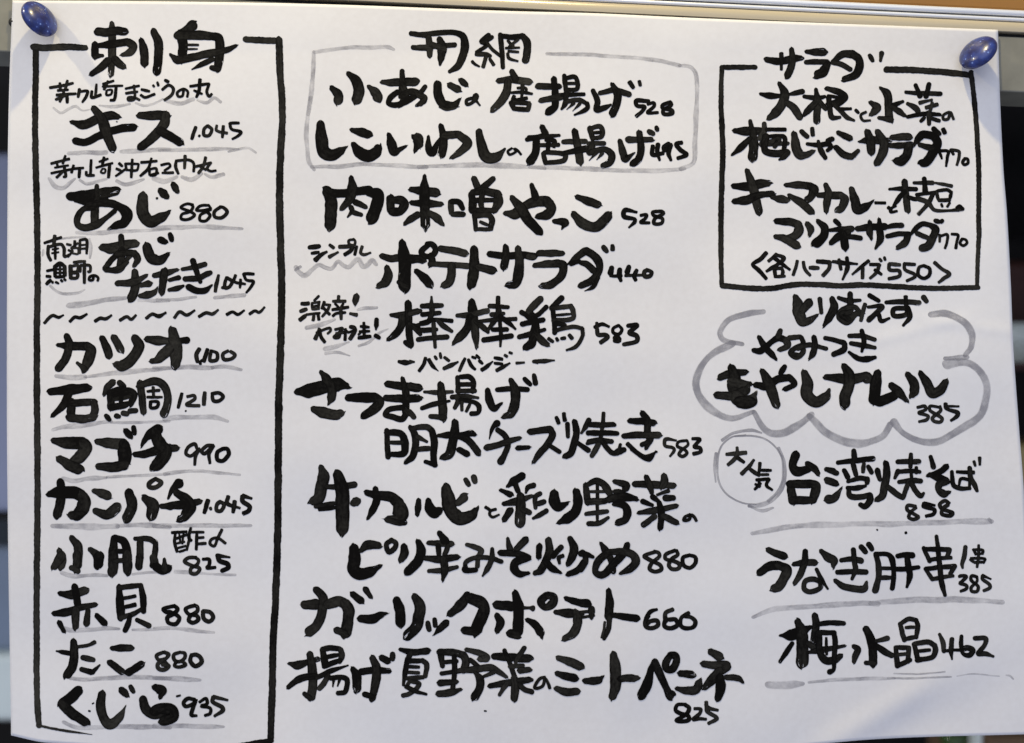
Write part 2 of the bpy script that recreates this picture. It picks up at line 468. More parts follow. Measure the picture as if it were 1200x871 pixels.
def catmull(pts, step):
    """Sample a centripetal-like Catmull-Rom spline through [(x, y, w)]."""
    n = len(pts)
    if n == 1:
        return pts
    out = []
    for i in range(n - 1):
        p1, p2 = pts[i], pts[i + 1]
        p0 = pts[i - 1] if i > 0 else tuple(2 * p1[k] - p2[k] for k in range(3))
        p3 = pts[i + 2] if i + 2 < n else tuple(2 * p2[k] - p1[k] for k in range(3))
        d = math.hypot(p2[0] - p1[0], p2[1] - p1[1])
        d0 = math.hypot(p1[0] - p0[0], p1[1] - p0[1]) or 1e-6
        d3 = math.hypot(p3[0] - p2[0], p3[1] - p2[1]) or 1e-6
        m = max(2, int(d / step))
        # tangents scaled to this span so that long neighbours do not overshoot
        t1 = [(p2[k] - p0[k]) * d / (d + d0) for k in range(3)]
        t2 = [(p3[k] - p1[k]) * d / (d + d3) for k in range(3)]
        for s in range(m):
            t = s / m
            h1, h2, h3, h4 = 2*t**3 - 3*t*t + 1, t**3 - 2*t*t + t, -2*t**3 + 3*t*t, t**3 - t*t
            out.append(tuple(h1 * p1[k] + h2 * t1[k] + h3 * p2[k] + h4 * t2[k] for k in range(2))
                       + (p1[2] + (p2[2] - p1[2]) * (t * t * (3 - 2 * t)),))
    out.append(pts[-1])
    return out

def wobble(n, amp, period, seed):
    r = random.Random(seed)
    k = max(2, int(n / period) + 3)
    ks = [r.uniform(-1, 1) for _ in range(k)]
    out = []
    for i in range(n):
        x = i / max(1, n - 1) * (k - 1.001)
        j = int(x); f = x - j; f = f * f * (3 - 2 * f)
        out.append(amp * (ks[j] * (1 - f) + ks[j + 1] * f))
    return out

class Ink:
    def __init__(self):
        self.vs, self.fs, self.uv, self.uv2, self.tone, self.count = [], [], [], [], [], 0

    def stroke(self, pts, width, lift, taper_end=False, dry=1.0, grey=False, rough=1.0):
        """pts: [(u, v, factor)] in photo pixels; a ribbon with rounded, slightly ragged ends that lies on the sheet."""
        step = 0.9
        boost = (1.0, 0.0) if rough > 1.0 else (1.04, 0.35) if width < 4.2 else (1.08, 0.4) if width < 6.5 else (1.16, 0.45)
        width = width * 1.32 + 0.4 if grey else width * boost[0] + boost[1]
        s = catmull(pts, step)
        if len(s) < 2:
            return
        # each stroke starts and lifts with its own pressure
        if all(p[2] == 1.0 for p in pts):
            m_ = len(s) - 1
            fa, fb = (rng.uniform(0.82, 1.04), rng.uniform(0.78, 1.04)) if not grey else (rng.uniform(0.6, 1.0), rng.uniform(0.5, 0.9))
            s = [(x, y, f * (1.03 + ((fa if i * 2 < m_ else fb) - 1.03) * abs(2 * i / m_ - 1.0) ** 2.2)) for i, (x, y, f) in enumerate(s)]
        # draw the ends in a little, the round caps bring the length back
        length = sum(math.hypot(s[i + 1][0] - s[i][0], s[i + 1][1] - s[i][1]) for i in range(len(s) - 1))
        cut = int(0.14 * width / step)
        if length > 1.3 * width and len(s) > 2 * cut + 6:
            s = s[cut:len(s) - cut]
        # caps: carry on past both ends, narrowing on an ellipse
        def dirn(a, b):
            dx, dy = b[0] - a[0], b[1] - a[1]
            l = math.hypot(dx, dy) or 1e-6
            return dx / l, dy / l
        k = min(3, len(s) - 1)
        d0, d1 = dirn(s[k], s[0]), dirn(s[-1 - k], s[-1])
        w0, w1 = s[0][2] * width, s[-1][2] * width
        ck = 0.50 if width > 5.6 else 0.30
        c0, c1 = ck * w0, (ck * w1 if not taper_end else 0.2 * w1)
        cap = [math.cos(t * math.pi / 2 / 6) for t in range(1, 7)]           # width factor
        ext = [math.sin(t * math.pi / 2 / 6) for t in range(1, 7)]           # how far out
        head = [(s[0][0] + d0[0] * c0 * e, s[0][1] + d0[1] * c0 * e, s[0][2] * max(0.04, f)) for e, f in zip(ext, cap)][::-1]
        tail = [(s[-1][0] + d1[0] * c1 * e, s[-1][1] + d1[1] * c1 * e, s[-1][2] * max(0.04, f)) for e, f in zip(ext, cap)]
        s = head + s + tail
        n = len(s)
        seed = rng.random()
        fine = min(0.06, 0.24 / width) * (rough if not grey else 1.0)
        wl = [a + b for a, b in zip(wobble(n, 0.08 if not grey else 0.26, 10 if not grey else 26, seed), wobble(n, fine, 2.2, seed + 1))]
        wr = [a + b for a, b in zip(wobble(n, 0.08 if not grey else 0.26, 10 if not grey else 26, seed + 2), wobble(n, fine, 2.2, seed + 3))]
        jx = wobble(n, 0.02 * width, 14, seed + 4)
        lift = lift + self.count * 1.2e-6
        self.count += 1
        ACR = 6 if width > 7.5 and not grey else 4
        frag0 = [rng.uniform(-0.06, 0.12) * width if ACR == 6 else 0.0 for _ in range(ACR + 1)]     # bristles touch down
        frag1 = [rng.uniform(-0.12, 0.22) * width if ACR == 6 and not taper_end else 0.0 for _ in range(ACR + 1)]   # and lift one by one
        base = len(self.vs)
        dist, uo, vo = 0.0, rng.uniform(0, 400), float(rng.randrange(0, 60))
        tone = rng.choice((0.65, 0.8, 0.9, 1.0, 1.15)) * (1.5 if rough > 1.0 else 1.0)
        tone_end = tone * rng.uniform(0.75, 1.4)
        dryness = dry * rng.choice((0.0, 0.0, 0.2, 0.5, 0.9) if width < 9 else (0.0, 0.3, 0.5, 0.8, 1.0))
        for i in range(n):
            a, b = s[max(0, i - 1)], s[min(n - 1, i + 1)]
            dx, dy = b[0] - a[0], b[1] - a[1]
            l = math.hypot(dx, dy) or 1e-6
            nx, ny = -dy / l, dx / l
            if i:
                dist += math.hypot(s[i][0] - s[i - 1][0], s[i][1] - s[i - 1][1])
            h = 0.5 * width * s[i][2]
            L_, R_ = h * (1 + wl[i]) + jx[i] * 0.5, h * (1 + wr[i]) - jx[i] * 0.5
            for q in range(ACR + 1):
                f = q / ACR
                off = -L_ + (L_ + R_) * f
                e0 = frag0[q] * max(0.0, (6 - i) / 6) if i < 6 else 0.0
                e1 = frag1[q] * max(0.0, (i - n + 7) / 6) if i > n - 7 else 0.0
                self.vs.append(on_sheet(s[i][0] + nx * off + d0[0] * e0 + d1[0] * e1, s[i][1] + ny * off + d0[1] * e0 + d1[1] * e1, lift))
                self.uv.append(((dist + uo) * 0.35, f))
                self.uv2.append((i / (n - 1), dryness))
                self.tone.append(tone + (tone_end - tone) * i / (n - 1))
        for i in range(n - 1):
            for q in range(ACR):
                a = base + i * (ACR + 1) + q
                self.fs.append((a, a + 1, a + ACR + 2, a + ACR + 1))
        return

    def build(self, name, mat, parent):
        me = bpy.data.meshes.new(name)
        me.from_pydata(self.vs, [], self.fs)
        l1 = me.uv_layers.new(name='stroke')
        l2 = me.uv_layers.new(name='travel')
        idx = [0] * len(me.loops)
        me.loops.foreach_get('vertex_index', idx)
        l1.data.foreach_set('uv', [c for i in idx for c in self.uv[i]])
        l2.data.foreach_set('uv', [c for i in idx for c in self.uv2[i]])
        ta = me.attributes.new('tone', 'FLOAT', 'POINT')
        ta.data.foreach_set('value', self.tone)
        o = link(name, me, mat, parent)
        return o

def parse(text):
    """'@ x y scale' sets the origin of the following numbers, '# kind key' starts a piece, other lines are 'width[t] x y [@f] x y | ...'."""
    ox = oy = 0.0
    sc = 1.0
    pieces, cur = [], None
    for line in text.splitlines():
        tk = line.split()
        if not tk:
            continue
        if tk[0] == '@':
            ox, oy, sc = float(tk[1]), float(tk[2]), float(tk[3])
            continue
        if tk[0] == '#':
            cur = (tk[1], tk[2] if len(tk) > 2 else '', [])
            pieces.append(cur)
            continue
        taper = tk[0].endswith('t')
        w = float(tk[0].rstrip('t')) / sc
        runs, pts, i = [], [], 1
        while i < len(tk):
            if tk[i] == '|':
                runs.append(pts)
                pts = [pts[-1]]
                i += 1
            elif tk[i].startswith('@'):
                pts[-1] = (pts[-1][0], pts[-1][1], float(tk[i][1:]))
                i += 1
            elif tk[i] == '1' and i == len(tk) - 1:
                i += 1
            else:
                pts.append((ox + float(tk[i]) / sc, oy + float(tk[i + 1]) / sc, 1.0))
                i += 2
        runs.append(pts)
        cur[2].append((w, runs, taper))
    return pieces

LABELS = {
    'sashimi': 'large black heading 刺身', 'keitomo': 'black heading of three characters ending in 網', 'salad': 'black heading サラダ',
    'kisu': 'black brush lettering キス', 'aji': 'black brush lettering あじ', 'tataki': 'black brush lettering あじたたき',
    'katsuo': 'black brush lettering カツオ', 'ishidai': 'black brush lettering 石鯛', 'magochi': 'black brush lettering マゴチ',
    'kanpachi': 'black brush lettering カンパチ', 'kohada': 'black brush lettering 小肌', 'akagai': 'black brush lettering 赤貝',
    'tako': 'black brush lettering たこ', 'kujira': 'black brush lettering くじら', 'koaji': 'black brush lettering 小あじの唐揚げ',
    'shikoiwashi': 'black brush lettering しこいわしの唐揚げ', 'nikumiso': 'black brush lettering 肉味噌やっこ',
    'poteto': 'black brush lettering ポテトサラダ', 'banbanji': 'black brush lettering 棒棒鶏',
    'satsumaage': 'black brush lettering さつま揚げ 明太チーズ焼き', 'gyukarubi': 'black brush lettering 牛カルビと彩り野菜のピリ辛みそ炒め',
    'garlic': 'black brush lettering ガーリックポテト', 'ageyasai': 'black brush lettering 揚げ夏野菜のミートペンネ',
    'daikon': 'black brush lettering 大根と水菜の梅じゃこサラダ', 'kima': 'black brush lettering キーマカレーと枝豆のマリネサラダ',
    'namuru': 'black brush lettering とりあえずやみつきもやしナムル', 'yakisoba': 'black brush lettering 台湾焼そば',
    'unagi': 'black brush lettering うなぎ肝串', 'umesuisho': 'black brush lettering 梅水晶',
}
STROKES = '''
@ 50 25 8
# heading sashimi
64 648 15 @0.6 650 90 652 200 650 350 638 505 @0.75
70 515 95 600 102 700 90 770 95 @0.9
60 490 210 @0.8 490 270 492 325
50 490 330 560 322 @0.6
62 490 232 @0.6 640 215 800 195 | 850 235 @1.1 825 285 740 318 @0.5
58 615 365 540 440 460 495 @0.8
62 675 355 720 400 760 428 @0.85
66 922 175 @0.7 948 270 957 395
72 1040 95 @0.8 1085 210 1082 350 1072 465
@ 190 20 8
88 295 70 235 120 @0.8 150 160 @0.6
74 170 160 195 250 185 400
72 150 175 350 172 480 182 | 530 200 540 320 520 480
22 220 262 340 262
18 220 302 330 300
62 75 352 @0.4 150 400 @1.1 300 375 450 340 600 310 @0.8 695 268 @0.45
46t 475 395 380 440 270 495 @0.4
48 460 475 530 490
# note chigasaki mago
@ 50 25 8
26 68 622 180 605 285 580
25 160 578 168 650
26 232 555 212 640
22 140 650 240 642
24 185 640 205 690
26 130 692 310 680
30 228 690 230 765
26 220 692 170 715 122 735
22 180 715 160 755
28 345 635 332 712
26 345 662 420 655 408 705 372 760
24 505 590 495 695
26 462 655 460 715 545 690
22 565 590 665 558
24 612 560 575 640
22 560 612 750 604
20 600 650 597 690 640 685 648 645 605 645
28 690 612 672 735 635 742
22 775 632 905 605
24 780 675 890 660
24 855 600 860 728 805 742 802 716 860 716 908 738
26 925 640 1000 657
24 920 690 960 715 1050 682
22 1035 600 1045 615
22 1075 570 1085 605
@ 190 20 8
28 25 592 60 608
27 0 682 60 640 105 670 90 730 22 780
23 200 690 190 738 152 745 142 708 200 675 240 700 236 750
26 262 650 440 625 | 418 700 440 745 465 722
30 355 585 345 690 320 752
24 298 688 375 722
# wave
@ 50 25 8
22 100 810 170 858 250 815 310 795 370 835 440 830
22 530 790 680 800 820 775
24 870 765 950 790 1050 770 1130 730
@ 190 20 8
32 50 790 180 812 290 772
28 330 780 420 802 490 760 550 800
# dish kisu
@ 50 120 8
72 270 185 @0.5 380 210 500 160 640 122 715 138 @0.6
62 305 362 400 374 540 310 700 252 850 235 @1.1
84 478 55 @0.65 560 170 600 300 655 430 @0.8
76 905 122 @0.7 1000 125 1155 122 | 1140 200 1060 305 925 415 @0.9
@ 180 120 8
76 60 265 250 378 @0.85
# price 1045
32 395 230 357 345
24 425 312 432 318
29 505 220 472 255 472 308 518 312 545 255 505 220
25 592 215 590 265 690 290
28 655 222 645 330
27 800 195 715 195 | 730 250 820 278 800 310 738 345
# underline
@ 50 120 8
38 240 478 400 472 600 470
34 740 462 960 455 1190 440
@ 180 120 8
28 50 450 300 445 550 438 800 440
20 700 462 880 430 960 475
# note chigasaki oki
@ 50 120 8
24 78 575 250 530
24 212 500 188 575
22 130 558 142 610
21 112 612 240 592
22 80 665 280 625
26 200 600 217 695 195 700
24 190 650 130 705
24 290 590 270 660
24 290 622 382 615
28 346 620 341 705
24 455 540 446 690
26 408 650 412 682 482 685
22 530 558 612 528
26 575 515 560 585
21 500 612 655 570
18 560 622 545 655 580 662 588 628 560 622
28 628 585 616 705
24 715 572 748 600
24 690 622 732 640
22 685 692 772 630
22 775 572 788 640
22 775 575 900 578 | 882 635 790 635
26 840 535 830 705
24 922 565 1070 550
26 1020 525 990 620 915 690
22 1000 625 1002 682
23 1000 628 1065 620 1058 678 1005 684 1085 662
@ 180 120 8
23 70 588 142 575 155 600 100 640
23 80 662 185 660
26 212 545 206 600 232 670
25 210 550 330 540 375 570 375 650
26 295 500 290 620
24 395 602 540 565 | 500 620 532 645 585 640
26 487 515 465 600 420 665
22 419 592 490 632
# wave
@ 50 120 8
34 60 715 120 790 200 800 300 720
30 345 730 420 765 600 720
30 690 735 780 770 950 720
@ 180 120 8
44 0 715 100 745 220 700
34 270 700 360 722 450 670
30 480 670 560 700 660 675
@ 50 205 8
# dish aji
90 255 200 @0.8 400 200 @1.1 550 175 690 150 @0.85
60 300 240 @0.5 420 255 600 250
40 508 105 505 190
62 510 230 490 330 490 460
56 480 300 380 325 @0.8 325 400 330 470 @0.9 400 495 500 470 @1.1 600 400 @0.7 680 335 @0.7
64 430 275 @0.8 600 265 720 300 790 370 @1.4 760 450 @1.2 700 470 620 505 @0.4
94 940 195 @0.85 935 330 960 400 1020 440 1110 400 @0.85 1188 345 @0.35
66 1112 155 1155 195
@ 180 205 8
54 185 95 218 145
20 30 215 32 225
# price 880
26 370 280 310 272 255 305 330 340 385 375 330 415 260 415 265 370 340 345 370 300 350 275
26 520 285 440 290 400 330 450 335 540 320 500 345 530 380 490 430 435 425 440 375 500 345 535 320 520 290
30 630 300 570 345 575 395 640 400 690 350 660 310 620 300
# underline
@ 50 205 8
32 320 540 500 545 700 535 1190 510
@ 180 205 8
34 0 500 300 490 500 485 690 500 825 505
# dish aji tataki
@ 50 205 8
78 560 680 @0.8 640 690 @1.1 780 655 870 645 @0.9
50 735 570 738 660
58 740 700 735 800 720 880
50 690 750 610 840 600 880 @0.8
50 590 890 720 890 800 780 @0.8 870 720 @0.8
54 700 740 850 735 890 790 860 850 @0.7
@ 50 300 8
44 610 80 580 120 640 135 740 100 790 60
@ 50 205 8
88 975 660 @0.8 1000 750 1030 790 1100 800 @0.9 1180 740 @0.4
52 1105 610 1140 625
@ 180 205 8
46 155 560 170 610
@ 50 300 8
72 865 150 @0.8 868 260 860 330 830 395
62 700 258 @0.8 850 245 970 185 @0.5
56 925 275 @0.7 990 260
62 910 375 @0.6 980 365 1040 345 @0.8 1075 300 @0.3
@ 180 300 8
58 0 185 @0.7 100 165 225 130 @0.5
62 100 140 90 240 75 340 @0.9
42 150 225 @0.8 235 205
48 140 320 @0.7 220 305 285 278 @0.5
44 270 125 @0.7 380 105 480 80
48 290 215 420 210 @1.1 500 170 540 155 @0.8
50 365 40 400 140 440 250 @0.7
52 325 290 400 325 480 325 545 275 @0.4
# price 1045
36 610 180 @0.7 590 260 578 335 @0.8
24 640 295 655 302
30 685 200 670 250 670 300 710 290 735 240 690 205
26 768 180 755 240 860 265
26 815 220 810 300
28 940 170 845 165 | 870 225 935 240 910 295 868 345 @0.7
# underline
@ 50 300 8
52 245 465 450 440 @0.9 620 410 @0.8 780 395 @0.6
30 900 415 1190 420
@ 180 300 8
28 30 415 250 405 400 385 @0.7
34 580 390 700 380 850 368 @0.8
# note nanko ryoshi no
@ 50 205 8
26 15 640 175 585
32 112 570 105 660
30 55 665 50 740 75 805
28 60 675 170 650 200 690 205 765 250 745 @0.6
18 90 700 150 690
18 85 735 150 725
24 118 670 118 790
22 225 650 265 660
22 240 705 262 715
20 235 770 270 730
20 265 690 330 640
24 300 620 300 690
20 280 720 275 690 330 690 330 740 275 735
24 350 610 345 735
26 350 610 410 610 412 740
18 350 660 405 655
18 350 695 405 690
@ 50 300 8
26 38 140 95 130
26 35 190 75 195
30 35 265 75 225
34 112 105 160 72 205 95 | 208 185
32 112 100 116 195
18 125 125 200 123
18 125 160 200 157
20 163 95 163 195
28 118 198 205 193
22 90 240 95 255
22 120 245 150 260
22 170 225 185 240
22 200 215 215 230
36 260 90 262 210
26 265 100 330 90 320 145 265 150
28 265 160 325 165 320 205 265 210
26 290 60 400 50
26 350 95 350 150
26 355 90 440 90 445 145 425 150
30 392 60 390 255
24 475 195 470 225 435 225 445 195 490 185 520 205 515 235
# cloud_outline
22 70 280 130 330 200 355 330 345 395 315
@ 50 205 8
18 150 605 260 590 400 585
24 440 600 455 680 440 780
20 5 700 0 760
# divider
@ 50 300 8
30 15 630 @0.9 90 560 150 575 195 555 @0.6
30 255 615 300 575 350 580 415 545 @0.7
30 490 612 540 585 590 590 645 555 @0.7
30 725 605 790 570 830 595 875 555 @0.7
30 970 585 1030 545 1090 570 1155 530 @0.7
@ 180 300 8
28 0 550 50 560 115 535 @0.7
30 195 580 245 525 310 555 385 510 @0.7
30 425 570 490 535 550 545 605 505 @0.7
28 685 550 740 525 790 550 850 510 @0.7
28 900 545 950 515 990 530 1040 480 @0.7
# dish katsuo
@ 50 385 8
66 140 155 @0.5 250 165 420 165 | 450 210 @1.4 430 290 @1.3 390 380
50 320 320 @0.6 400 385
66 225 70 @0.8 250 150 220 270 150 375
66 555 90 @0.8 600 180 620 250
66 670 85 @0.9 730 200
86 860 85 @0.8 900 170 830 290 740 350 @1.1 680 335 @0.6
74 975 100 @0.7 1090 115 1199 120 @0.7
56 1199 210 1100 290 @0.9 1020 305 @0.8
@ 180 385 8
40 0 115 150 125 @0.9
50 250 115 310 110 @1.2
100 175 10 @0.7 200 130 210 260 205 340 @0.8
80 150 190 90 240 20 300 @0.6
# price 1100
36 430 190 400 250 412 315
26 470 290 435 315 440 335
36 505 195 490 250 470 310
32 540 205 530 300 590 295 595 235 545 210
32 700 210 650 240 660 290 730 285 765 250 720 215
# underline
@ 50 385 8
42 120 445 260 460 400 455
34 400 455 600 430 850 405 1190 375
@ 180 385 8
36 0 370 300 365 550 365
34 550 365 700 360 820 385
# dish ishidai
@ 50 385 8
84 70 595 @0.7 250 575 420 555 @0.8
64 250 600 200 710 95 815 @0.6
70 270 690 265 830
60 270 700 480 690 | 490 760 470 830
64 250 835 380 850 480 830
56 660 505 610 550 575 620 @0.6
50 715 505 770 545 @0.6 680 580 620 620
60 640 600 640 740
66 660 600 800 590 850 620 825 710 @0.7
40 680 660 810 640
36 745 590 730 720
56 640 740 760 720 830 690 @0.5
44 595 820 625 855
42 690 820 715 825
44 755 795 790 800
46 820 775 870 770
58 915 510 930 650 945 790 @0.9
62 900 540 @0.8 1050 495 1130 530 1170 620 1165 720 1135 800 @1.1
28 980 590 1095 580
26 1035 550 1040 645
24 980 645 1120 645
30 1010 685 1015 745 1075 735 1080 690 1015 685
# price 1210
@ 180 385 8
32 265 610 230 745
18 300 772 304 776
30 315 640 380 630 385 660 310 715 430 725
34 480 600 470 715
32 550 605 560 675 610 680 650 640 610 605 545 615
# underline
@ 50 460 8
36 100 350 @0.8 200 325 350 310 500 290 640 275 @0.8
24 640 280 900 280 1190 268
@ 180 460 8
38 100 250 250 235 400 232 550 232 700 270 @0.6
# dish magochi
@ 50 460 8
92 90 450 @0.5 240 475 @1.1 380 475 @1.1 | 410 520 350 600 @1.1 280 660 @0.8
84 150 620 @0.7 250 680 335 720 @1.1
84 510 460 @0.6 620 475 760 490 @1.1 | 770 560 @1.3 765 640 @1.2
80 520 695 @0.7 650 698 770 685
58 785 365 815 405
42 852 330 862 385
76 1085 345 @1.1 1010 390 960 440 @0.6 925 505 @0.3
64 860 580 @0.7 970 575 1080 540 @1.2 1195 510 @0.8
92 1060 400 @0.6 1110 480 1140 560 1110 630 1040 705 @0.8
@ 180 460 8
70 40 500 120 525 @0.9 210 520 @0.85
90 10 360 40 460 120 560 60 650 20 690
# price 990
@ 180 460 8
32 410 540 @0.7 385 485 325 515 305 575 350 595 430 530 395 590 385 680 @0.8
32 560 500 500 500 450 550 480 575 560 500 520 580 528 665 @0.8
36 660 525 600 560 600 630 650 640 705 580 690 530 640 530
# underline
@ 50 460 8
38 190 805 300 825 450 805 600 800 @0.6
24 600 795 900 780 1190 765
@ 180 460 8
30 100 765 300 740 500 740 810 775 @0.7
# dish kanpachi
@ 50 555 8
74 165 80 @0.85 175 200 140 385
96 50 195 @0.5 150 180 300 180 370 210 | 390 280 @1.2 320 390 265 385 @0.6
60 280 400 360 380
74 485 165 @0.6 560 190 610 210
80 495 350 @0.7 600 385 690 320 @1.1
84 810 180 @0.9 835 280 830 340 790 420
86 950 225 @0.7 1030 300 @1.2 1020 400
40 1060 50 1000 90 1000 125 1060 130 1110 85 1060 50
@ 180 555 8
74 240 90 @1.1 180 140 @0.6 135 235 @0.3
64 75 310 @0.6 180 300 300 290 @1.1 430 260 @0.8
80 215 180 @0.8 330 260 340 320 @1.2 290 400 250 425 @0.8
@ 50 555 8
56 1120 305 @0.7 1195 310
# price 1045
@ 180 555 8
38 510 250 475 370
26 530 320 540 340
34 625 265 595 290 590 345 630 350 660 290 620 262
36 700 215 690 280 810 325 @0.6
36 760 260 745 365
38 920 235 @0.6 835 210 | 835 260 900 310 890 350 840 375
# underline
@ 50 555 8
48 90 490 @0.8 300 500 500 500 700 495
36 700 495 1000 485 1190 500
@ 180 555 8
34 0 490 300 490 600 490 800 485 910 490
# dish kohada
@ 50 555 8
70 155 720 @0.7 180 800 170 870
@ 50 650 8
80 170 20 110 115 @0.7
@ 50 555 8
72 275 605 @0.7 330 690 325 860
@ 50 650 8
70 320 0 320 90 @0.9 310 150 @0.6
46 270 125 330 155
@ 50 555 8
74 445 710 @0.6 510 770 525 860
@ 50 650 8
80 530 20 520 90
@ 50 555 8
76 670 600 @0.7 660 750 660 870
66 680 600 @0.8 760 640 795 740 795 880
44 690 730 780 730
@ 50 650 8
78 660 0 665 100 655 165
78 790 0 795 160
40 680 60 780 50
@ 50 555 8
50 860 610 @0.7 1000 615 1060 650 | 1050 760 1030 870
56 915 640 910 780 900 870
@ 50 650 8
60 910 20 905 120 @0.9
66 1035 20 1060 110 1110 140
@ 180 650 8
66 20 110 80 150 130 130 @1.1
56 100 50 @0.5 105 130
# note sujime
@ 180 555 8
26 170 555 310 545
28 205 560 195 640 220 735
24 210 610 330 580 310 720
18 240 570 250 640
18 280 565 270 660
22 220 655 290 640
22 225 700 300 680
22 240 735 300 715
26 350 510 330 600 355 630
24 345 550 470 550
28 405 555 400 715
24 400 605 470 600
26 420 660 490 655
26 640 525 600 610 570 680 530 660 540 620 600 605 675 655
# price 825
@ 180 650 8
32 400 30 330 30 290 65 350 100 430 130 400 180 350 175 350 130 410 90 420 50 390 30
32 460 45 520 45 520 95 500 125 580 120
40 600 10 710 25 @0.5
40 605 20 620 60 690 85 @1.1 700 120 645 150
# underline
@ 50 650 8
38 180 175 300 205 450 195 @0.8 610 195 @0.6
20 840 185 1000 170 1190 170
@ 180 650 8
30 200 160 330 165 560 185 @0.7 770 190 @0.6
# dish akagai
@ 50 650 8
76 165 365 @0.6 270 375 400 335 @0.9
56 298 300 320 400 330 510
70 105 555 @0.6 230 540 350 500 @0.8 490 468 @0.6
70 310 520 310 680 @0.8
60 425 520 @0.7 410 650 @0.9
56 155 635 @0.8 200 725 @0.6
62 510 575 @0.7 575 640 @0.9
66 715 300 @0.7 725 450 735 590
44 720 310 850 295 920 290 | 940 400 @1.3 945 530 @1.1
32 760 410 870 390
36 760 495 870 470
44 740 590 840 560 930 510 @0.8
48 820 570 @0.8 800 650 770 715
50 880 610 @0.8 1000 670
# price 880
@ 180 650 8
34 200 480 90 510 120 540 160 540 240 590 210 650 140 640 130 590 190 555 225 510 190 480
34 390 475 300 510 330 560 400 570 420 610 370 640 330 620 340 580 410 530 410 490 380 475
36 460 530 470 600 520 630 560 590 530 540 460 530
# underline
@ 50 650 8
38 150 665 @0.7 260 710 450 705 600 690 720 700 @0.6
20 840 705 1190 700
@ 180 650 8
28 0 690 200 690 400 715 570 730
# dish tako
@ 50 755 8
40 130 65 @0.4 190 75 250 85
70 290 -25 @0.8 295 60 280 200 230 295
32 330 25 430 10 490 -20 @1.2
48 370 125 480 150
50 360 235 @0.9 460 265 | 490 240 @0.7 540 190 @0.3
60 650 40 @0.7 740 35 825 35 @0.9
58 630 170 @0.9 745 260
60 800 270 930 185
# price 880
30 1130 75 1065 105 1080 145 1130 155 1180 210 1130 245 1080 220 1085 185 1150 140 1175 95 1130 75
@ 180 755 8
28 100 75 30 110 50 145 120 130 145 95 100 72
36 80 150 40 190 50 230 100 240 140 205 80 190
32 250 75 190 100 195 150 240 165 290 130 290 85 240 75
30 220 160 195 200 230 215 300 195 270 165 220 165
36 350 110 345 160 390 205 450 170 440 130 400 100 350 105
# underline
@ 50 755 8
32 260 320 400 330 600 318 850 310 1190 320
@ 180 755 8
40 0 320 200 325 440 335
# dish kujira
@ 50 755 8
90 345 430 @0.9 260 505 185 560 @0.95
84 190 565 280 650 400 730 @0.9
76 555 465 @0.85 545 580 570 690 630 750 @1.1 710 700 @0.9 780 575 @0.15
60 745 435 785 475
44 825 400 850 445
76 1050 400 @0.7 1115 440 @1.1 1105 495 @0.5
80 940 515 @0.8 970 610 1050 660 @0.9 1150 610 @1.1 1199 600
@ 180 755 8
90 0 635 @0.9 80 600 170 620 @1.1 185 680 90 720 @0.9
# price 935
34 385 520 320 510 280 550 300 585 370 560 395 520 370 600 355 665 405 672 @0.7
30 430 545 490 510 500 560 450 580 530 600 530 650 480 670
36 695 525 @0.6 560 495 | 555 540 640 590 650 620 570 675 @0.7
# underline
@ 50 755 8
34 200 735 290 770 400 785 700 775 1190 780
@ 180 755 8
40 0 770 300 770 500 775 660 775
# frame
@ 0 0 1
7.5 42 54 42 70 41 150 43 240 44 330 43 420 44 560 43 700 43 790 44 830 46 851
8 39 55 50 56 80 55 101 56
3.2t 43 850 62 854 80 857 108 861 @0.4
7.5 287 46 300 47 327 48
8.5 327 46 328 80 331 130 328 200 328 260 330 330 329 400 327 460 326 560 325 640 323 700 320 755 319 810 317 866
7 272 876 298 871.5 319 868
# heading keitomo
@ 350 25 8
40 1055 115 1195 135
44 1075 245 1195 255
@ 490 25 8
46 0 125 @0.9 200 110 340 105 420 140 @1.3 440 210 @1.5 420 320 @1.5 370 420 @1.3 290 475 @0.7
60 100 150 @0.8 110 240 110 325 @0.7
44 0 240 @0.8 150 235 340 220
60 200 165 @0.8 225 250 @1.3 215 340 205 405 @0.4
50 125 220 250 260
40 660 130 590 190 @0.8 650 215 550 290 @0.8
44 690 150 600 200
30 640 190 690 260 780 330
38 540 310 640 310 680 330
34 640 315 610 430
26 505 375 530 400 575 425 @0.7
30 670 350 710 410
44 770 130 785 270 795 430 @0.9
50 790 140 @0.9 900 150 980 135 | 1020 200 @1.3 1020 300 @1.3 1005 370 @1.3
26 840 180 880 230
26 940 170 850 240
22 820 252 950 248
24 890 210 890 250
24 845 280 940 290
28 840 300 850 345 935 375 @0.7
# dish koaji
@ 350 25 8
74 310 625 @0.6 370 690 370 745 @1.1
84 465 490 @0.5 540 560 565 650 545 735 @1.1
76 660 615 @0.5 720 670 740 715 @1.1
64 780 570 @0.6 880 575 1090 565 @1.1
50 970 460 @0.8 970 560 965 650
58 975 600 1000 700 950 790 @0.8
50 930 660 860 720 840 770 @0.8 920 785 1030 740 @1.1 1110 690
54 960 700 1060 660 1150 700 1170 740 1110 790 @0.6
30 1180 615 1150 670 1120 710
@ 490 25 8
40 65 615 20 670
50 0 690 60 720 20 780
74 180 590 @0.9 190 700 240 780 330 790 @0.9 395 725 @0.3
22t 200 800 270 830 390 800
62 300 600 @0.8 370 635
52 405 555 445 595
30 530 690 520 750 460 780 455 740 520 725 580 790 @0.6
52 540 705 530 730
58 750 560 @0.8 880 545 1040 570
58 880 475 @0.8 910 540
62 840 570 825 670 @1.1 770 760 700 830 @0.8
26 930 625 1010 630 1010 680
28 870 670 960 665 1070 680
36 980 600 970 720 @0.7
34 900 700 890 740 1020 720
40 870 765 900 820 | 1030 830
38 900 760 1045 770 | 1030 830
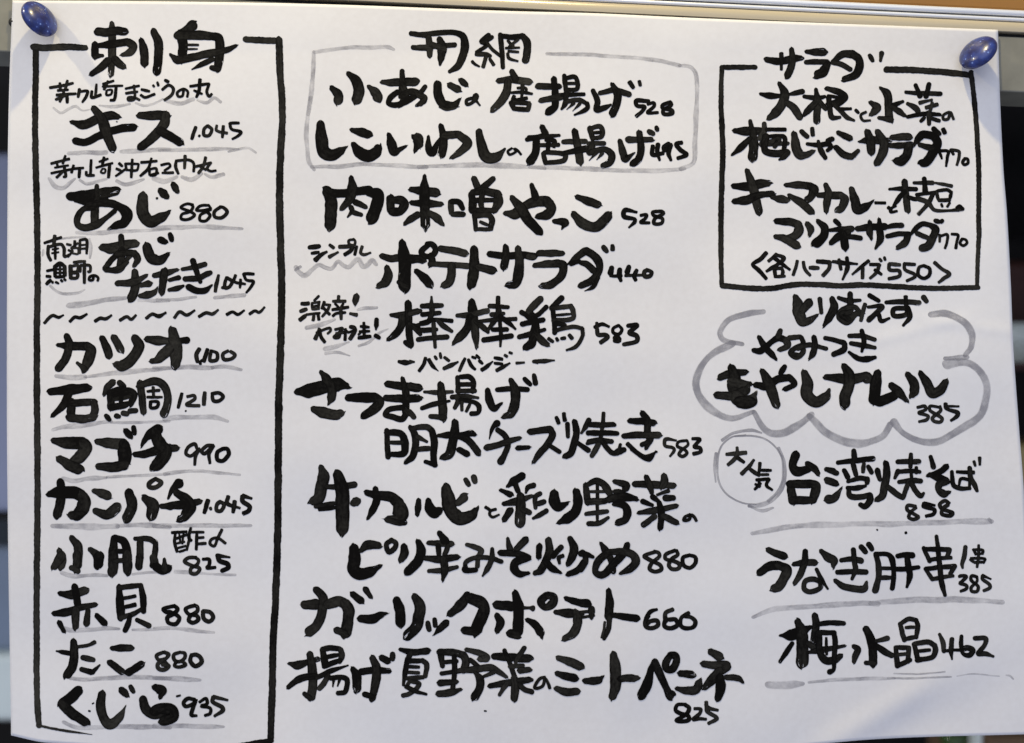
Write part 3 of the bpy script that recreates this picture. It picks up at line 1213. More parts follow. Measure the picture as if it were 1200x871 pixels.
@ 620 60 5.69
38 60 235 200 235 @0.9
40 165 185 @0.9 175 300 170 370 130 405 @1.1
42 75 330 @0.7 200 305 290 275 @0.5
30 235 165 245 260
26 240 180 310 175 320 250 250 255
20 240 215 310 215
24 215 295 370 287
32 250 260 240 350 215 390 @0.5
28 240 340 330 325 385 350 | 390 375 370 395 305 425 @0.5
22t 300 345 250 390
22t 340 350 290 400
36 425 260 @0.8 455 330 450 390 500 380 550 355 @0.4
36 470 280 @0.8 570 260 670 290
44 555 220 @0.6 590 290 580 360 555 420
26 670 205 695 245
22 735 200 742 230
# price 528
24 800 335 715 330 @1.2 720 365 770 370 760 395 715 435
22 790 355 830 345 835 365 790 410 860 410
24 945 340 890 360 890 380 950 395 955 415 900 420 895 395 950 360 945 340
# dish shikoiwashi
@ 350 115 8
100 205 245 @0.7 215 380 235 500 310 535 390 500 @0.7 450 455 @0.2
70 500 300 @0.6 590 320 655 340
92 510 430 @0.5 570 510 650 540 @1.1 720 510 750 455 @0.7
80 845 345 @0.5 870 430 895 500 950 480 @0.5 1010 450 @0.3
80 1080 360 @0.6 1120 400 @1.1 1090 500 @0.4
@ 490 115 8
70 0 380 @1.2 15 440 @0.8
66 95 360 @0.4 100 470 @0.9 130 510 190 410 @0.5 260 360
66 215 260 @0.7 240 400 220 530
60 250 350 380 340 | 460 420 @1.3 400 500 315 560 @0.6
76 570 310 @0.7 590 430 640 555 @1.2 720 560 @1.1 815 475 @0.3
22 880 470 840 500 860 530 920 500 900 475 930 490 965 530
48 1015 390 @0.8 1199 350
56 1165 275 @0.8 1190 330
60 1110 390 @0.9 1100 500 1060 600
@ 620 60 5.69
34 90 515 @0.9 105 550
28 0 575 100 570 200 562 @0.7
44 50 580 @0.9 40 680 0 740
26 110 590 170 600 165 640
24 75 628 200 625
26 130 580 125 670
30 95 690 110 745 | 230 730 240 690 110 675 95 685
34 225 605 380 600
44 305 535 @0.9 325 640 340 740
38 230 680 @0.7 350 655 420 645
34 405 510 425 590
30 420 515 470 500 490 530 480 570 430 580
20 430 545 480 540
26 360 605 380 605
28 395 615 500 615
34 420 620 410 660 395 680
36 400 680 500 655 550 690 @1.2 540 740 @1.2 490 765
24t 455 670 400 730
24t 490 680 450 725
44 605 600 @0.7 630 690 640 720 700 680 @0.3
38 660 590 820 590 @0.8
42 735 540 @0.8 745 650 730 720 695 750
32 800 535 825 550
28 850 510 855 525
# price 495
26 825 630 825 690 895 680
28 860 625 855 670 870 725 @0.6
28 930 620 900 640 905 660 945 625 930 680 945 725 @0.7
26 1020 610 980 620 1010 660 1050 690 990 715
# frame_grey
@ 350 25 8
34 140 290 140 400 125 600 100 800 90 870
34 150 290 @0.8 400 255 600 245 840 245 890 265 @0.6
@ 350 115 8
32 110 0 90 150 70 350 80 500 100 600 145 670 @0.8
34 120 645 @0.7 400 640 600 620 800 630 1195 645
@ 490 115 8
40 0 645 300 635 600 630 900 640 1195 660
@ 620 60 5.69
26 0 775 300 780 500 790 700 800 900 795 1040 785
26 1010 785 1095 740 1105 600 1115 400 1120 250 1110 150 1070 105 1000 95 @0.8
24 1000 95 880 65 700 45 500 30 300 20 120 18 @0.7
# dish nikumiso
@ 370 190 8
100 105 270 @0.9 145 360 145 480 130 600 @0.9
70 80 250 @0.6 200 295 350 280 500 265
76 330 150 @0.6 345 250 @1.1 330 330 250 430 @0.6
100 480 280 @0.6 580 310 560 440 @1.0 520 530
52 370 375 465 420 @0.8
42 330 425 340 460 300 515 @0.4
44 345 470 425 495 @0.8
70 700 345 705 450 @0.9
70 720 355 @0.8 800 360 830 400 @1.1 790 460 720 465
76 890 255 @0.6 1010 270 1130 290
70 895 380 @0.6 1040 390 1180 395 @0.6
80 1020 130 @0.4 1020 260 1020 450 1030 590 @1.0 1030 640 @0.3
58 960 490 900 530 835 580 @0.6
66 1070 480 @0.8 1140 530 1185 580 @0.6
@ 510 190 8
50 145 370 150 480
50 150 370 220 375 260 440 @0.9
48 160 490 270 490
56 365 160 @0.9 400 240
56 545 155 @0.8 450 240
64 340 300 @0.8 350 380 350 450
64 350 290 @0.9 440 270 590 300 | 590 380 @1.2 560 450 @0.9
48 350 360 580 355 @0.8
50 445 280 430 380 440 450
46 340 450 570 455
46 370 490 380 640 @0.8
48 385 500 500 500 530 540 @1.1 520 620
30 420 560 490 590
34 380 630 535 630
84 660 480 @0.5 750 485 850 410 @0.8 950 370 1050 370 | 1090 430 @0.9 1050 490 970 510 @0.6
64 905 215 @0.6 940 330
80 720 335 @0.6 800 430 870 540 970 650 @0.9
60 1125 555 @0.7 1195 560
@ 640 190 8
62 80 560 @0.6 175 570 @1.1 150 625 @0.3
68 285 325 @0.6 390 365 490 400 @0.9
82 260 490 @0.7 350 580 440 610 510 580 585 500 @0.9
# price 528
34 850 470 @0.7 740 450 @1.2 730 510 @1.2 830 535 @0.9 830 560 775 615 @0.5
30 885 500 940 495 930 530 885 565 970 570
32 1080 460 1000 470 1010 500 1090 530 1080 575 1010 575 1020 530 1100 480 1080 460
# dish poteto
@ 340 270 8
60 860 240 @0.8 950 265 1060 255 1195 265
100 1050 110 @0.6 1070 260 1075 400 1070 530
76 905 345 @0.6 920 430 890 490 835 520 @0.7
50 1010 480 @0.7 1060 520 1100 540
@ 480 270 8
64 0 275 100 270 130 285
50 180 130 @0.9 110 200 140 240 210 235 245 180 210 130 160 130
56 200 240 215 300 200 315
74 60 380 @0.6 140 450 190 510 @0.9
60 290 170 @0.9 400 190 520 215
50 190 315 @0.9 380 325 550 335
70 395 330 @0.9 390 430 370 490 320 520 @0.8
84 605 180 @0.8 605 330 595 420 580 510 @0.9
68 650 345 @0.9 780 375
56 745 220 @0.9 900 240 1050 230 1165 245 @1.1
66 900 150 @0.7 900 250 885 345
76 1015 170 @0.7 1030 300 1020 420 @1.1 990 500 930 515 @0.8
@ 620 270 8
50 0 245 40 250
54 90 215 200 215 310 215
62 50 330 @0.7 180 315 280 310 | 320 330 @1.1 300 430 200 510 120 520 @0.8
60 360 320 @0.3 450 250 @0.9 530 190 | 600 230 650 290 @1.1 660 360 600 460 490 520 @0.9
52 480 300 @0.7 540 320 610 380
36t 650 440 600 530 520 570
44 395 310 470 290 @0.8
44 700 160 728 195
38 780 140 785 185
# price 440
50 775 355 @0.9 765 400
28 760 425 800 430 870 425
44 850 370 @0.9 845 420 860 470 @0.7
46 935 345 @0.9 920 390
26 900 425 1060 420
36 1010 370 985 430 1000 470
36 1110 370 1080 390 1085 430 1130 430 1150 395 1110 370
# note shinpuru
@ 340 270 8
40 185 160 270 150
30 200 215 270 205
36 345 200 @0.6 290 230 235 280 @1.2
30 370 135 410 165
34 450 205 @0.6 365 250
36 460 155 590 150 | 570 190 510 230 @0.9
24 600 85 550 95 555 130 600 140 610 105 590 80
26 625 150 605 230
28 675 150 660 210 690 230 755 210 @0.7
# wave
34 55 350 80 390 140 425 @1.1 200 370 270 320 340 350 390 355 450 290 @0.9 500 330 550 345 600 300 640 275 680 340 720 330 770 280 805 315
24 45 375 100 340
# dish banbanji
@ 340 335 8
52 945 275 @0.6 1030 275 1199 240
56 1105 160 1110 300 1115 430 1130 560 @0.9
60 1050 300 1040 380 990 450 915 505 @0.6
44 1080 530 1120 560
44 1140 370 1199 390
@ 480 335 8
40 0 265 100 235
40 0 360 60 410 100 455
44 120 190 300 185
40 205 105 @0.5 205 200 210 260
40 120 270 280 255
46 215 220 180 330 60 370 @0.6
36 100 350 240 320 400 330
50 250 310 @0.6 310 370 400 430 @0.6
44 90 420 250 410
40 225 360 230 450 240 575 @0.7
44 80 505 @0.9 200 490 350 480
74 580 150 @0.8 590 230 600 320
50 440 280 @0.7 540 275 640 255 700 240 735 235
66 570 290 540 400 470 480 410 540 @0.5
64 610 330 615 450 630 580 @0.5
50 620 330 700 400 740 440 @0.6
44 755 190 920 200 @0.8
38 828 105 828 260
40 770 270 880 260
48 840 230 800 320 730 420 @0.6
34 650 335 780 320 1000 310
44 850 290 920 340 990 405 @0.5
40 780 410 910 410
34 845 330 855 450 850 570 @0.6
46 690 510 820 490 960 470
40 1170 180 1110 240 1150 280 @0.8
46 1050 360 1199 340 @0.7
42 1050 250 1199 330
44 1030 480 1199 440
64 1180 370 1160 480 1140 550 1085 580 @0.6
@ 615 335 8
54 150 120 100 170 40 240 70 280
40 60 270 110 280 200 200
44 0 350 @0.9 170 320
40 0 265 60 320 100 370
50 0 465 @0.9 190 410 @0.7
60 100 330 100 440 60 530 10 580
60 110 460 @0.8 170 520 220 555 @0.7
50 350 110 310 150 240 210 @0.7
40 260 210 275 330 280 440
40 250 215 350 200 430 190 | 450 230 @1.1 455 300 400 320 270 325
24 290 275 430 265
48 290 350 380 370 @0.8
34 280 430 320 410 450 385 540 400 | 540 470 480 570 390 605 @0.6
32 220 495 265 525
28 295 490 310 515
32 340 495 380 490
34 415 460 445 495
# price 583
34 790 385 @0.7 720 360 655 390
36 675 345 @0.7 680 430 690 460 760 460 780 480 710 535
32 880 370 830 400 830 440 880 455 910 410 880 370
50 840 490 870 490 880 510 840 515
40 970 375 1050 370 1000 420 980 440 1050 470 1050 520 930 550
# note banbanji reading
@ 340 335 8
48 1015 710 @0.6 1080 720 1160 715 @0.4
@ 480 335 8
30 0 710 45 715 @0.6
32 150 675 130 740 90 800
34t 180 690 215 750 270 800 @0.6
26 235 660 255 690
26 285 630 295 680
28 325 670 370 705
40 325 775 @0.8 390 745 450 715 @0.5
30 520 680 490 740 465 800
32 550 690 580 750 615 785
26 585 665 620 680
26 625 650 655 680
28 650 700 685 730
36 675 790 @0.9 720 760 780 710 @0.4
32 795 675 870 690
28 795 725 870 735
36 815 795 @0.9 870 765 940 725 @0.5
26 890 650 915 665
24 935 625 960 635
34 1000 725 @0.8 1075 720 @0.6
34 1165 715 @0.7 1199 715
@ 615 335 8
40 85 710 @0.8 180 705 275 700 @0.4
# note gekikara
@ 340 335 8
34 105 170 175 165
34 95 240 155 220
36 90 320 @1 130 290 160 265 @0.5
24 270 95 225 140
22 200 165 280 150
24 205 170 210 220
24 270 150 265 220
20 210 195 265 185
24 205 220 270 215
22 160 270 280 255
28 225 265 215 325
26 260 255 270 320
28 320 150 300 215
22 310 175 380 180
26 370 180 350 230 300 290
26 310 205 370 270
28 400 145 520 145
28 455 95 450 150
22 420 165 450 200
22 500 165 480 200
28 395 225 545 200
26 400 285 430 260 520 250
30 475 200 478 315
52 620 95 @1 612 140 610 185 @0.4
34 560 260 @0.7 625 275
34 235 500 @1 270 420 @0.9 275 405
24 245 440 370 395 380 420 350 450
32 275 420 290 480 325 530
26 420 410 490 400 450 450 410 480 430 490 460 480 470 410
26 430 450 540 430
28 520 405 515 510
34 560 385 600 390 | 610 420 560 500
22 540 440 620 410
28 660 380 740 390
28 690 345 695 480
26 650 430 745 425
34 640 490 755 475
22 640 460 660 440
40 810 320 @1 808 370 805 410 @0.4
36 795 465 840 490
# underline
40 150 395 @0.8 260 370 420 315 @0.6
26 630 225 720 210 815 205
36 330 590 420 570 @0.9 550 530 @0.4
24 330 635 450 625 560 655 @0.5
22 640 565 740 530 830 450 920 405
# dish satsumaage
@ 340 430 8
110 60 235 @0.5 180 225 @1.0 320 190 450 165 @1.0 540 180 @0.5
76 290 50 @0.5 340 110 390 200 385 290 360 350 @0.3
86 210 395 @0.6 320 430 @1.1 430 450 480 430 @0.7
80 545 290 @0.8 680 290 780 285 | 835 330 @1.0 780 400 700 455 @0.8
70 910 160 @0.8 1050 180 1199 195
66 895 290 @0.8 1050 300 1199 295
60 1055 105 @0.6 1085 250 1085 370 1085 430
50 1060 380 930 400 890 450 @0.9 960 470 1050 490 1090 440
50 1090 410 1150 460 @0.8
@ 480 430 8
56 0 175 90 200 @0.8
64 0 300 110 295 @0.6
44 0 420 40 470
42 140 235 @0.6 260 240 400 235 @0.7
70 290 165 @0.8 300 280 310 380 310 480
46 110 390 @0.8 230 350 380 320 @0.5
44 200 465 330 475
44 450 100 @0.9 455 230
42 480 95 560 95 @1.1 600 140 590 230
40 470 165 600 165
40 460 225 610 225
42 400 285 530 275 640 290 @0.6
50 440 280 460 310 420 390 @0.7
40 480 310 600 330 650 370 @1.1 640 430 580 440
30 490 330 490 410
28 570 340 530 420
64 730 220 @0.7 750 320 790 390 @0.9 860 345 @0.4
46 815 215 960 205 1110 215
78 950 130 @0.6 990 220 990 330 950 440 @0.9 890 465 @0.6
42 1080 115 1130 165
42 1165 80 1180 155
# dish_more mentai
@ 440 480 8
46 105 190 110 310 120 450
56 100 215 @0.8 220 220 260 250 | 275 320 @1.1 265 410 130 420 @0.7
36 130 310 250 310
56 325 165 @0.7 370 240 370 370 340 450 285 495 @0.7
52 340 175 @0.8 480 165 530 200 | 550 300 @1.1 545 420 550 515
44 470 490 @0.8 560 520
44 400 260 480 300 @0.6
44 390 375 500 365
54 590 245 @0.6 680 240 800 225 @0.4 900 225 930 235 @0.7
72 745 120 @0.8 740 230 720 330 690 420 640 450 @0.8
56 760 250 @0.8 860 280 930 360 965 405
52 780 375 @0.9 860 420
@ 570 450 8
54 105 365 @1.0 60 410 @0.6 25 520 @0.2
50 100 430 @0.9 170 480 200 560 170 660 130 735 @1.2
52 0 600 100 575 200 540 310 510 @0.7
52 290 600 @0.8 400 595 @0.7
56 405 450 @0.9 560 430 600 425 | 620 480 570 570 500 650 440 735 @0.6
48 580 570 @0.8 690 640 @0.8
34 655 310 678 370
36 725 275 @0.9 735 345
50 760 370 @0.8 765 500 @0.7
56 825 350 @0.8 845 450 820 570 790 650 740 680 @0.9
46 850 550 @0.8 960 625
44 960 340 930 400 890 460 @0.5
46 960 380 1080 385 1195 380
34 1098 270 1090 380 1070 520
46 950 460 1195 460
46 940 560 @0.7 1050 530 1180 540 @0.9
48 1060 545 1020 620 985 680 @0.8
@ 690 470 8
40 0 225 240 225
42 0 300 265 305
40 0 380 100 365 215 380
46 130 380 170 440 230 490 290 470 @1.3 335 455
40 295 410 @0.7 270 500 @0.6
54 385 185 @0.9 480 190 610 205
60 500 110 @0.8 550 190 550 300 @0.9 570 350 540 440 @0.6
54 325 330 @0.8 440 320 560 320 660 320
40 500 410 560 380
36 360 400 450 480 530 520 @0.9 640 475 @0.5
34 400 450 560 550 630 470 @0.5
# price 583
28 820 370 @0.7 720 360 @1.2 715 420 790 440 800 465 760 520 @0.7
28 920 370 840 385 830 425 900 460 920 490 880 520 845 500 870 460 930 410 920 370
34 970 355 @0.8 1040 360 1010 400 990 430 1040 440 1050 475 980 495
# dish gyukarubi
@ 360 540 8
96 130 60 @0.5 155 150 @1.0 130 260 110 350 50 385 @0.8
44 190 245 300 245 @1.1 440 225 @1.3
110 280 120 @0.7 320 250 330 400 330 540 325 655 @0.9
42 80 430 250 400
38 110 455 260 440
70 440 395 465 380
74 555 300 @0.7 660 325 780 340 @1.1 860 400 @1.3
150 860 410 @0.7 870 500 @0.9 850 550 @0.6 740 550 @0.4
60 640 260 @0.8 650 370 620 450 570 540 @0.5
50 740 550 850 580 920 580
52 1045 370 @0.8 1040 440 1030 510 @0.7
90 1135 365 @0.5 1150 440 @0.9 1190 490
@ 500 540 8
90 10 370 @0.4 30 450 @0.9 75 490 120 470 @0.7
110 180 250 @0.7 200 350 230 470 @1.0 310 540 420 510 @0.8 465 450 @0.4
70 300 390 @0.8 350 345
44 365 180 395 225
50 440 155 452 195
28 550 435 590 460
26 650 455 600 470 590 505 620 530 680 505 @0.7
66 900 140 @0.9 820 190 760 240 @0.5
46 830 215 860 290
44 1000 230 @1.1 950 250 930 300 @0.5
52 690 275 @0.6 790 320
66 720 405 @0.6 850 380 990 330 @0.5
84 880 330 @0.8 880 450 875 580
60 780 470 730 550 @0.8
50 900 460 960 485
@ 570 545 8
44 500 270 460 300 460 400 @0.8
44 540 345 470 370
44 560 430 500 470 440 500 @0.6
92 635 260 @0.8 640 340 @1.0 670 390 @0.9 770 355 @0.3
80 845 250 @0.8 860 340 830 440 760 500 680 540 @0.5
54 930 180 @0.8 940 280 950 350
54 940 190 @0.7 1030 150 1120 200 1170 290 @0.7
30 1040 190 1040 540
26 960 250 1180 250
56 950 345 1110 340 @0.9
40 935 460 1130 435
44 960 550 1060 545 1140 495 @0.7
50 1100 200 1160 280 1150 340
@ 690 545 8
56 240 155 @0.7 350 190 @1.1 340 230
44 245 250 310 250
70 140 335 @0.6 250 310 340 300 @1.0 450 320 @0.6
60 230 370 @0.5 330 380 360 440 @1.1 340 510 280 540
60 430 180 @0.9 600 185 800 195 @0.8
56 540 110 @0.8 575 200 590 260 @0.7
66 705 100 @0.8 710 150 690 210 @0.8
36 640 280 @0.7 750 240
50 600 300 650 340 @0.7
50 790 310 720 310 @1.1
48 500 340 600 380 @0.7
56 465 450 @0.6 600 430 @1 820 385 @0.7
60 660 350 @0.7 680 450 670 590 @0.8
50 620 480 510 565
52 700 480 830 545
28 950 465 900 490 890 520 940 510 960 470 990 490 1010 525
# dish_more piri
@ 395 620 8
96 155 170 @0.8 165 280 150 370 200 420 290 410 @0.9 400 350 @0.4
70 220 205 @0.6 290 150 @1.1 390 155 @0.8
44 510 105 465 140 470 190 490 215 540 180 550 130 505 105
70 630 165 @0.8 630 230 600 290 @0.7
80 760 115 @0.6 785 210 750 310 670 395 @0.9
54 855 130 @0.7 960 135 1070 140
66 965 45 @0.7 1010 110
46 945 150 955 240
44 1040 160 1010 240
62 825 275 @0.7 960 285 1130 262 @0.8
50 855 395 @0.7 980 390 1130 355 @0.7
70 1000 290 @0.9 1010 390 @0.9 990 480 @0.4
@ 535 620 8
46 90 145 @0.7 170 170 230 200 @1.1 215 250
44 200 260 195 350 @0.9
40 80 380 90 310 180 270 300 270 420 305
48 85 350 75 385 185 385
46 335 180 @0.7 330 280 290 370 240 445 @0.4
54 480 85 @0.5 500 190
52 650 100 @1.1 560 190
56 410 225 @0.9 530 230 600 240 670 270 | 560 310 @1.2 540 370 @1.2 590 420 670 415 @0.6
64 775 160 @0.8 770 270 @0.7
64 860 100 @0.8 870 220 830 310 @0.9 790 390 735 415 @0.7
50 985 165 @0.9 900 260
56 840 310 900 370 975 410 @0.5
36 1000 250 960 270 965 325 @0.7
70 1065 90 @0.7 1100 180 1085 260 1050 325 @0.7
50 1180 220 1199 240
54 1199 310 @1.1 1130 390 1045 425 @0.8
@ 680 620 8
50 0 230 @1.1 60 240 125 265 @0.6
50 50 260 50 310 0 390
56 190 130 @0.5 235 200 290 290 310 400 @0.8
60 440 150 @0.9 420 210 340 300 240 410 190 430 140 400 @0.8 170 300 260 220
62 270 215 @0.8 400 215 490 240 520 310 @1.1 470 370 380 415 @0.5
# price 880
34 700 215 600 255 650 290 750 340 760 380 700 400 650 375 670 320 740 260 735 225 690 210
34 890 200 800 240 800 280 870 300 930 330 920 370 860 375 830 340 860 280 915 240 900 200
34 1030 245 965 270 970 340 1030 365 1080 320 1080 265 1020 245
# dish garlic
@ 350 685 8
80 60 190 @0.9 160 190 @1.1
76 165 50 @0.8 230 130 215 280 170 380 95 450 @1.1
88 270 190 @0.9 370 160 430 175 | 465 240 @1.1 460 350 440 460 @1.1
62 360 430 @0.9 430 460
74 510 95 @0.7 580 150 @0.8
64 630 50 @0.8 670 110 @0.6
78 580 320 @0.8 690 325 760 290 @0.8 830 270 @0.3
84 920 150 @0.8 950 250 955 360
92 1080 105 @0.6 1135 200 1120 330 1090 410 1010 490 @0.9
@ 490 685 8
44 90 360 105 425
40 155 330 160 385
66 265 360 @0.9 210 410 @0.8 140 480 @0.2
84 460 95 @0.7 400 190 300 275 @0.7
96 480 125 @0.9 600 180 620 240 580 340 550 420 530 485 @0.4
84 440 430 @0.8 540 445 @0.8
80 735 190 @0.9 880 205
86 905 70 @0.6 940 200 940 330 930 450
70 870 460 930 480
70 740 290 @0.7 770 360 740 440 @0.7
30 990 220 1040 220 @0.8 1080 225 @1.8
@ 610 685 8
64 60 330 @0.6 140 380 @1.0 190 460 @1.0 200 500 @0.4
62 245 100 @0.9 190 160 230 215 @0.9 300 180 @1.1 310 120 250 100
58 425 130 @0.7 530 165 630 180 @1.2
60 325 260 @0.7 450 270 @1.2 560 280
26 560 260 690 250
26 570 310 690 290
60 665 240 665 300 @0.6
74 520 260 @0.8 535 370 490 460 410 510 @0.7
70 825 55 @0.6 835 180 825 300
54 840 285 @0.7 960 300 1090 320 @1.1
46 835 300 825 410 780 515 @0.7
22 790 350 780 430 760 500
# price 660
@ 680 620 8
36 720 755 @0.7 660 775 620 830 610 880
36 870 755 800 790 800 870 @1.1
@ 690 685 8
36 560 290 530 350 540 400 600 410 650 380 640 340 580 345 550 370
36 720 310 710 390 770 410 830 380 810 330 750 330
36 940 265 870 310 860 380 900 410 980 400 1000 350 960 310 900 300
# dish ageyasai
@ 330 755 8
64 65 180 @0.4 150 195 @1.1 260 160 @0.7 350 140 @0.7
74 265 95 @0.8 290 250 290 400 275 500
44 215 465 270 505
56 60 405 @0.7 160 330 300 300 380 310 @0.4
56 380 50 @0.8 400 140 410 200
48 380 50 460 35 550 45 | 565 110 540 170
38 400 125 530 100
44 400 210 470 180 550 150
44 340 310 450 255 620 200 @0.4
48 440 290 400 360 350 420
44 460 320 550 310 610 330 610 400 590 450 530 460
28 490 320 480 400 @0.5
28 545 330 525 395 @0.5
74 665 230 @0.6 705 300 705 420
60 740 260 @0.9 860 245 1010 250 @0.8
72 850 125 @0.7 890 230 880 350 850 510 @0.8
50 780 470 850 490
56 945 130 990 155
48 1040 95 1040 140
@ 470 755 8
54 -10 50 @0.6 100 75 250 65
46 90 80 70 130
50 60 130 @0.8 40 250 20 390 @0.5
44 60 160 200 155 | 240 190 @1.1 225 300 @0.9
32 70 210 170 215
32 70 265 170 270
38 50 320 210 310
32 90 330 50 400
40 100 350 170 370 130 430 70 470 20 480
40 50 400 130 440 235 470 @0.6
52 370 75 390 210 @0.8
60 360 75 @0.9 500 80 580 100 | 610 160 590 240
36 390 170 530 160
40 380 275 @0.9 560 250
44 500 120 500 280 480 440
60 360 365 @0.9 520 355 @0.7
60 350 465 @0.9 460 455 560 425 @0.5
56 610 50 @0.7 740 85 @0.9 800 130 @1.1 740 140 @0.9
44 650 150 730 210 @0.8
58 540 250 @0.7 700 235 830 220 900 250 @0.9 990 310 @0.5
40 870 260 760 310 @0.7
62 690 260 @0.5 740 330 735 420 690 500 @1.1
66 870 115 @0.8 1000 120 1100 130 1199 135
40 970 60 1020 180 1070 320
@ 490 685 8
50 1000 590 @0.8 940 680 910 740 @0.6
40 860 770 980 760
44 1040 800 960 820 @0.7
@ 470 755 8
54 830 395 @0.8 960 370 1199 335
66 1060 310 @0.8 1070 420 1060 510 @0.9
46 990 370 920 480 @0.7
# dish_more ageyasai2
@ 590 755 8
40 140 335 265 335
46 150 385 200 425 270 450
52 160 250 235 240 @0.9
28 390 310 340 325 290 405 320 415 370 390 390 320 @0.8 420 370 435 415
70 515 130 @0.7 640 170 720 210
64 500 275 @0.7 600 305 670 320
66 495 415 @0.7 590 450 690 445 @0.9
62 765 345 @0.8 860 345 895 335 @1 930 305 @0.4
86 1030 90 @0.7 1045 200 1050 380 1020 500 @0.8
60 1090 325 @0.9 1199 315
@ 730 755 8
58 0 320 100 320 140 315 @0.7
76 290 160 @0.5 260 250 @0.7 220 390 @1.1 175 480
70 300 165 @0.8 340 270 @0.9 400 400 @0.8 445 490
40 460 455 480 470
60 440 110 @0.8 400 180 410 230 460 235 500 170 495 110 440 105
66 540 275 @0.8 640 285
64 505 415 @0.6 600 435 680 430 @1.1 710 370 735 320 @0.3
70 825 70 @0.8 900 115
66 750 185 @0.8 870 200 970 205 @1.2 930 250
80 900 260 830 340 765 410 @0.6
80 910 310 @0.9 915 420 890 510 @0.7
52 970 310 @0.9 1080 320 1125 360 @0.5
# price 825
36 590 565 510 570 495 620 540 650 610 670 620 710 550 725 500 715 540 690 600 650 620 600 580 565
32 670 605 730 610 720 650 660 705 720 700 780 705
38 890 620 @0.7 790 590 780 540 @0.8
34 785 580 790 630 870 680 880 700 800 745 @0.8
# heading salad
@ 890 45 8
60 65 200 @0.8 200 215 330 190 395 185 @0.7
36 205 140 205 295 @0.7
56 300 100 @0.7 310 210 290 290 260 350
60 440 125 @0.6 530 130 600 130 @1.1
48 430 225 @0.8 530 220 640 225
80 640 240 @0.7 600 310 540 345 @0.9
64 690 225 @0.7 780 150 @0.9 880 150 | 930 190 940 260 900 340 790 385 @0.8
44 690 230 760 240 850 290
38 1030 155 1065 215
42 1145 140 1135 210 @0.6
# dish daikon
56 5 520 @0.5 100 540 200 540 @0.6
44 260 530 @0.5 350 510 400 500 @1.1
74 185 420 @0.5 235 520 210 620 150 700 95 745 @0.7
64 250 600 @0.7 320 650 380 740 @0.9
46 415 545 @0.8 540 560 620 545 @0.6
58 530 480 @0.6 545 600 540 700 535 780
54 520 610 450 680 410 730 @0.5
40 570 600 620 660
52 625 470 @0.7 740 500 | 800 550 740 600 @1.2 650 620
46 650 550 660 650 680 740 760 740 @0.6
30 640 540 770 560
40 700 620 760 680 820 740 885 770 @0.6
34 860 660 @0.7 750 665
28 900 670 930 700
24 1000 690 950 720 970 770 1040 770
@ 1010 60 8
62 80 480 @0.6 140 530 @1.1 120 560 85 595 @0.6
64 170 340 @0.4 235 400 250 500 255 600 270 650 @0.8
52 160 625 @0.6 270 640
46 390 470 @0.6 290 510
52 280 520 @0.8 340 560 400 605 @0.7
40 415 385 @0.8 550 395 735 400
44 505 320 @0.8 545 420
46 630 305 @0.9 600 430
48 425 490 @0.7 500 530 @1.1 530 570
34 540 485 660 455 @0.6
34 710 500 600 530
28 660 480 640 560 600 580
40 430 615 @0.8 580 590 730 595 @0.8
48 630 590 630 690 @0.7
32 590 620 550 660
34 650 630 730 655
26 820 570 765 600 765 640 810 635 830 575 860 640
# dish_more umejako
@ 850 135 8
72 85 145 @0.6 200 150 330 150 @0.8
50 232 50 @0.7 250 140
76 260 150 @0.8 265 280 255 400
60 230 220 @0.7 150 300 65 370 @0.4
50 365 75 @0.8 365 150 320 220
34 380 135 565 135
56 340 270 400 270 @0.7 590 265 @0.6
40 400 200 @0.8 540 200 560 230 550 330
60 380 200 370 330 @0.9 450 360 580 350 @1.0
46 590 350 550 390 500 420 @0.4
46 420 250 500 230 460 300
76 645 175 @0.7 665 300 700 370 760 370 @0.7 820 340 @0.5
44 715 155 765 200
36 815 120 820 190
44 770 270 @0.7 880 280 970 270 990 300 960 330 @0.8
50 870 240 @0.6 900 340 940 405 @0.8
44 960 240 1000 225
52 1060 165 @0.8 1170 220
54 1035 300 @0.8 1110 370 @1 1190 390
@ 990 135 8
50 0 380 60 390 130 330 @0.7
36 0 190 60 215
66 130 250 @0.3 220 235 410 240 @0.8
74 215 160 @0.8 240 240 250 340 @0.9
74 310 155 @0.7 360 250 360 350 300 450 @0.8
60 440 210 @0.7 530 205 600 205
52 425 285 @0.8 520 285 630 280
84 600 290 @0.8 580 380 @0.9 530 430 480 430 @0.7
62 650 280 @0.4 690 220 @0.9 730 180 | 830 200 870 260 @1.1 820 360 @1.2 760 440 @1.2 720 450
56 700 280 @0.7 820 310
44 835 130 885 175
36 920 130 940 170
# price 770
26 880 335 900 375 910 410 @0.7
28 890 335 970 340 960 400 950 480 @0.8
26 990 320 1020 370
28 1000 325 1070 340 1070 400 1050 470 @0.8
26 1130 405 1105 440 1120 465 1155 450 1150 410 1125 405
# dish kima
@ 850 205 8
76 75 105 @0.6 220 110 320 85 410 80 @0.7
74 205 -40 @0.6 240 60 @0.9 270 160 290 250 315 340 @0.9
72 85 250 @0.7 200 235 320 190 @0.8 440 175 @0.7
66 435 210 @0.5 530 230 580 240 @0.8
60 565 95 @0.6 680 95 800 105 | 830 140 @1.3 800 210 760 240
66 600 195 @0.6 710 260 800 340 @1.0
60 865 190 @0.7 1000 190 1090 195 | 1120 230 @1.2 1090 310 1060 330
60 940 90 @0.7 970 180 950 260 945 345 @0.7
40 1180 130 1190 240
@ 990 205 8
70 65 135 @0.7 95 240 120 320 @1.2 180 310 @1.0 265 245 @0.3
38 285 262 @0.7 380 265 @0.7
30 405 305 440 330
24 480 290 430 320 430 350 490 340
40 420 135 @0.6 540 130 665 135
54 560 60 @0.9 575 200 590 335
44 560 160 500 230 460 290 @0.6
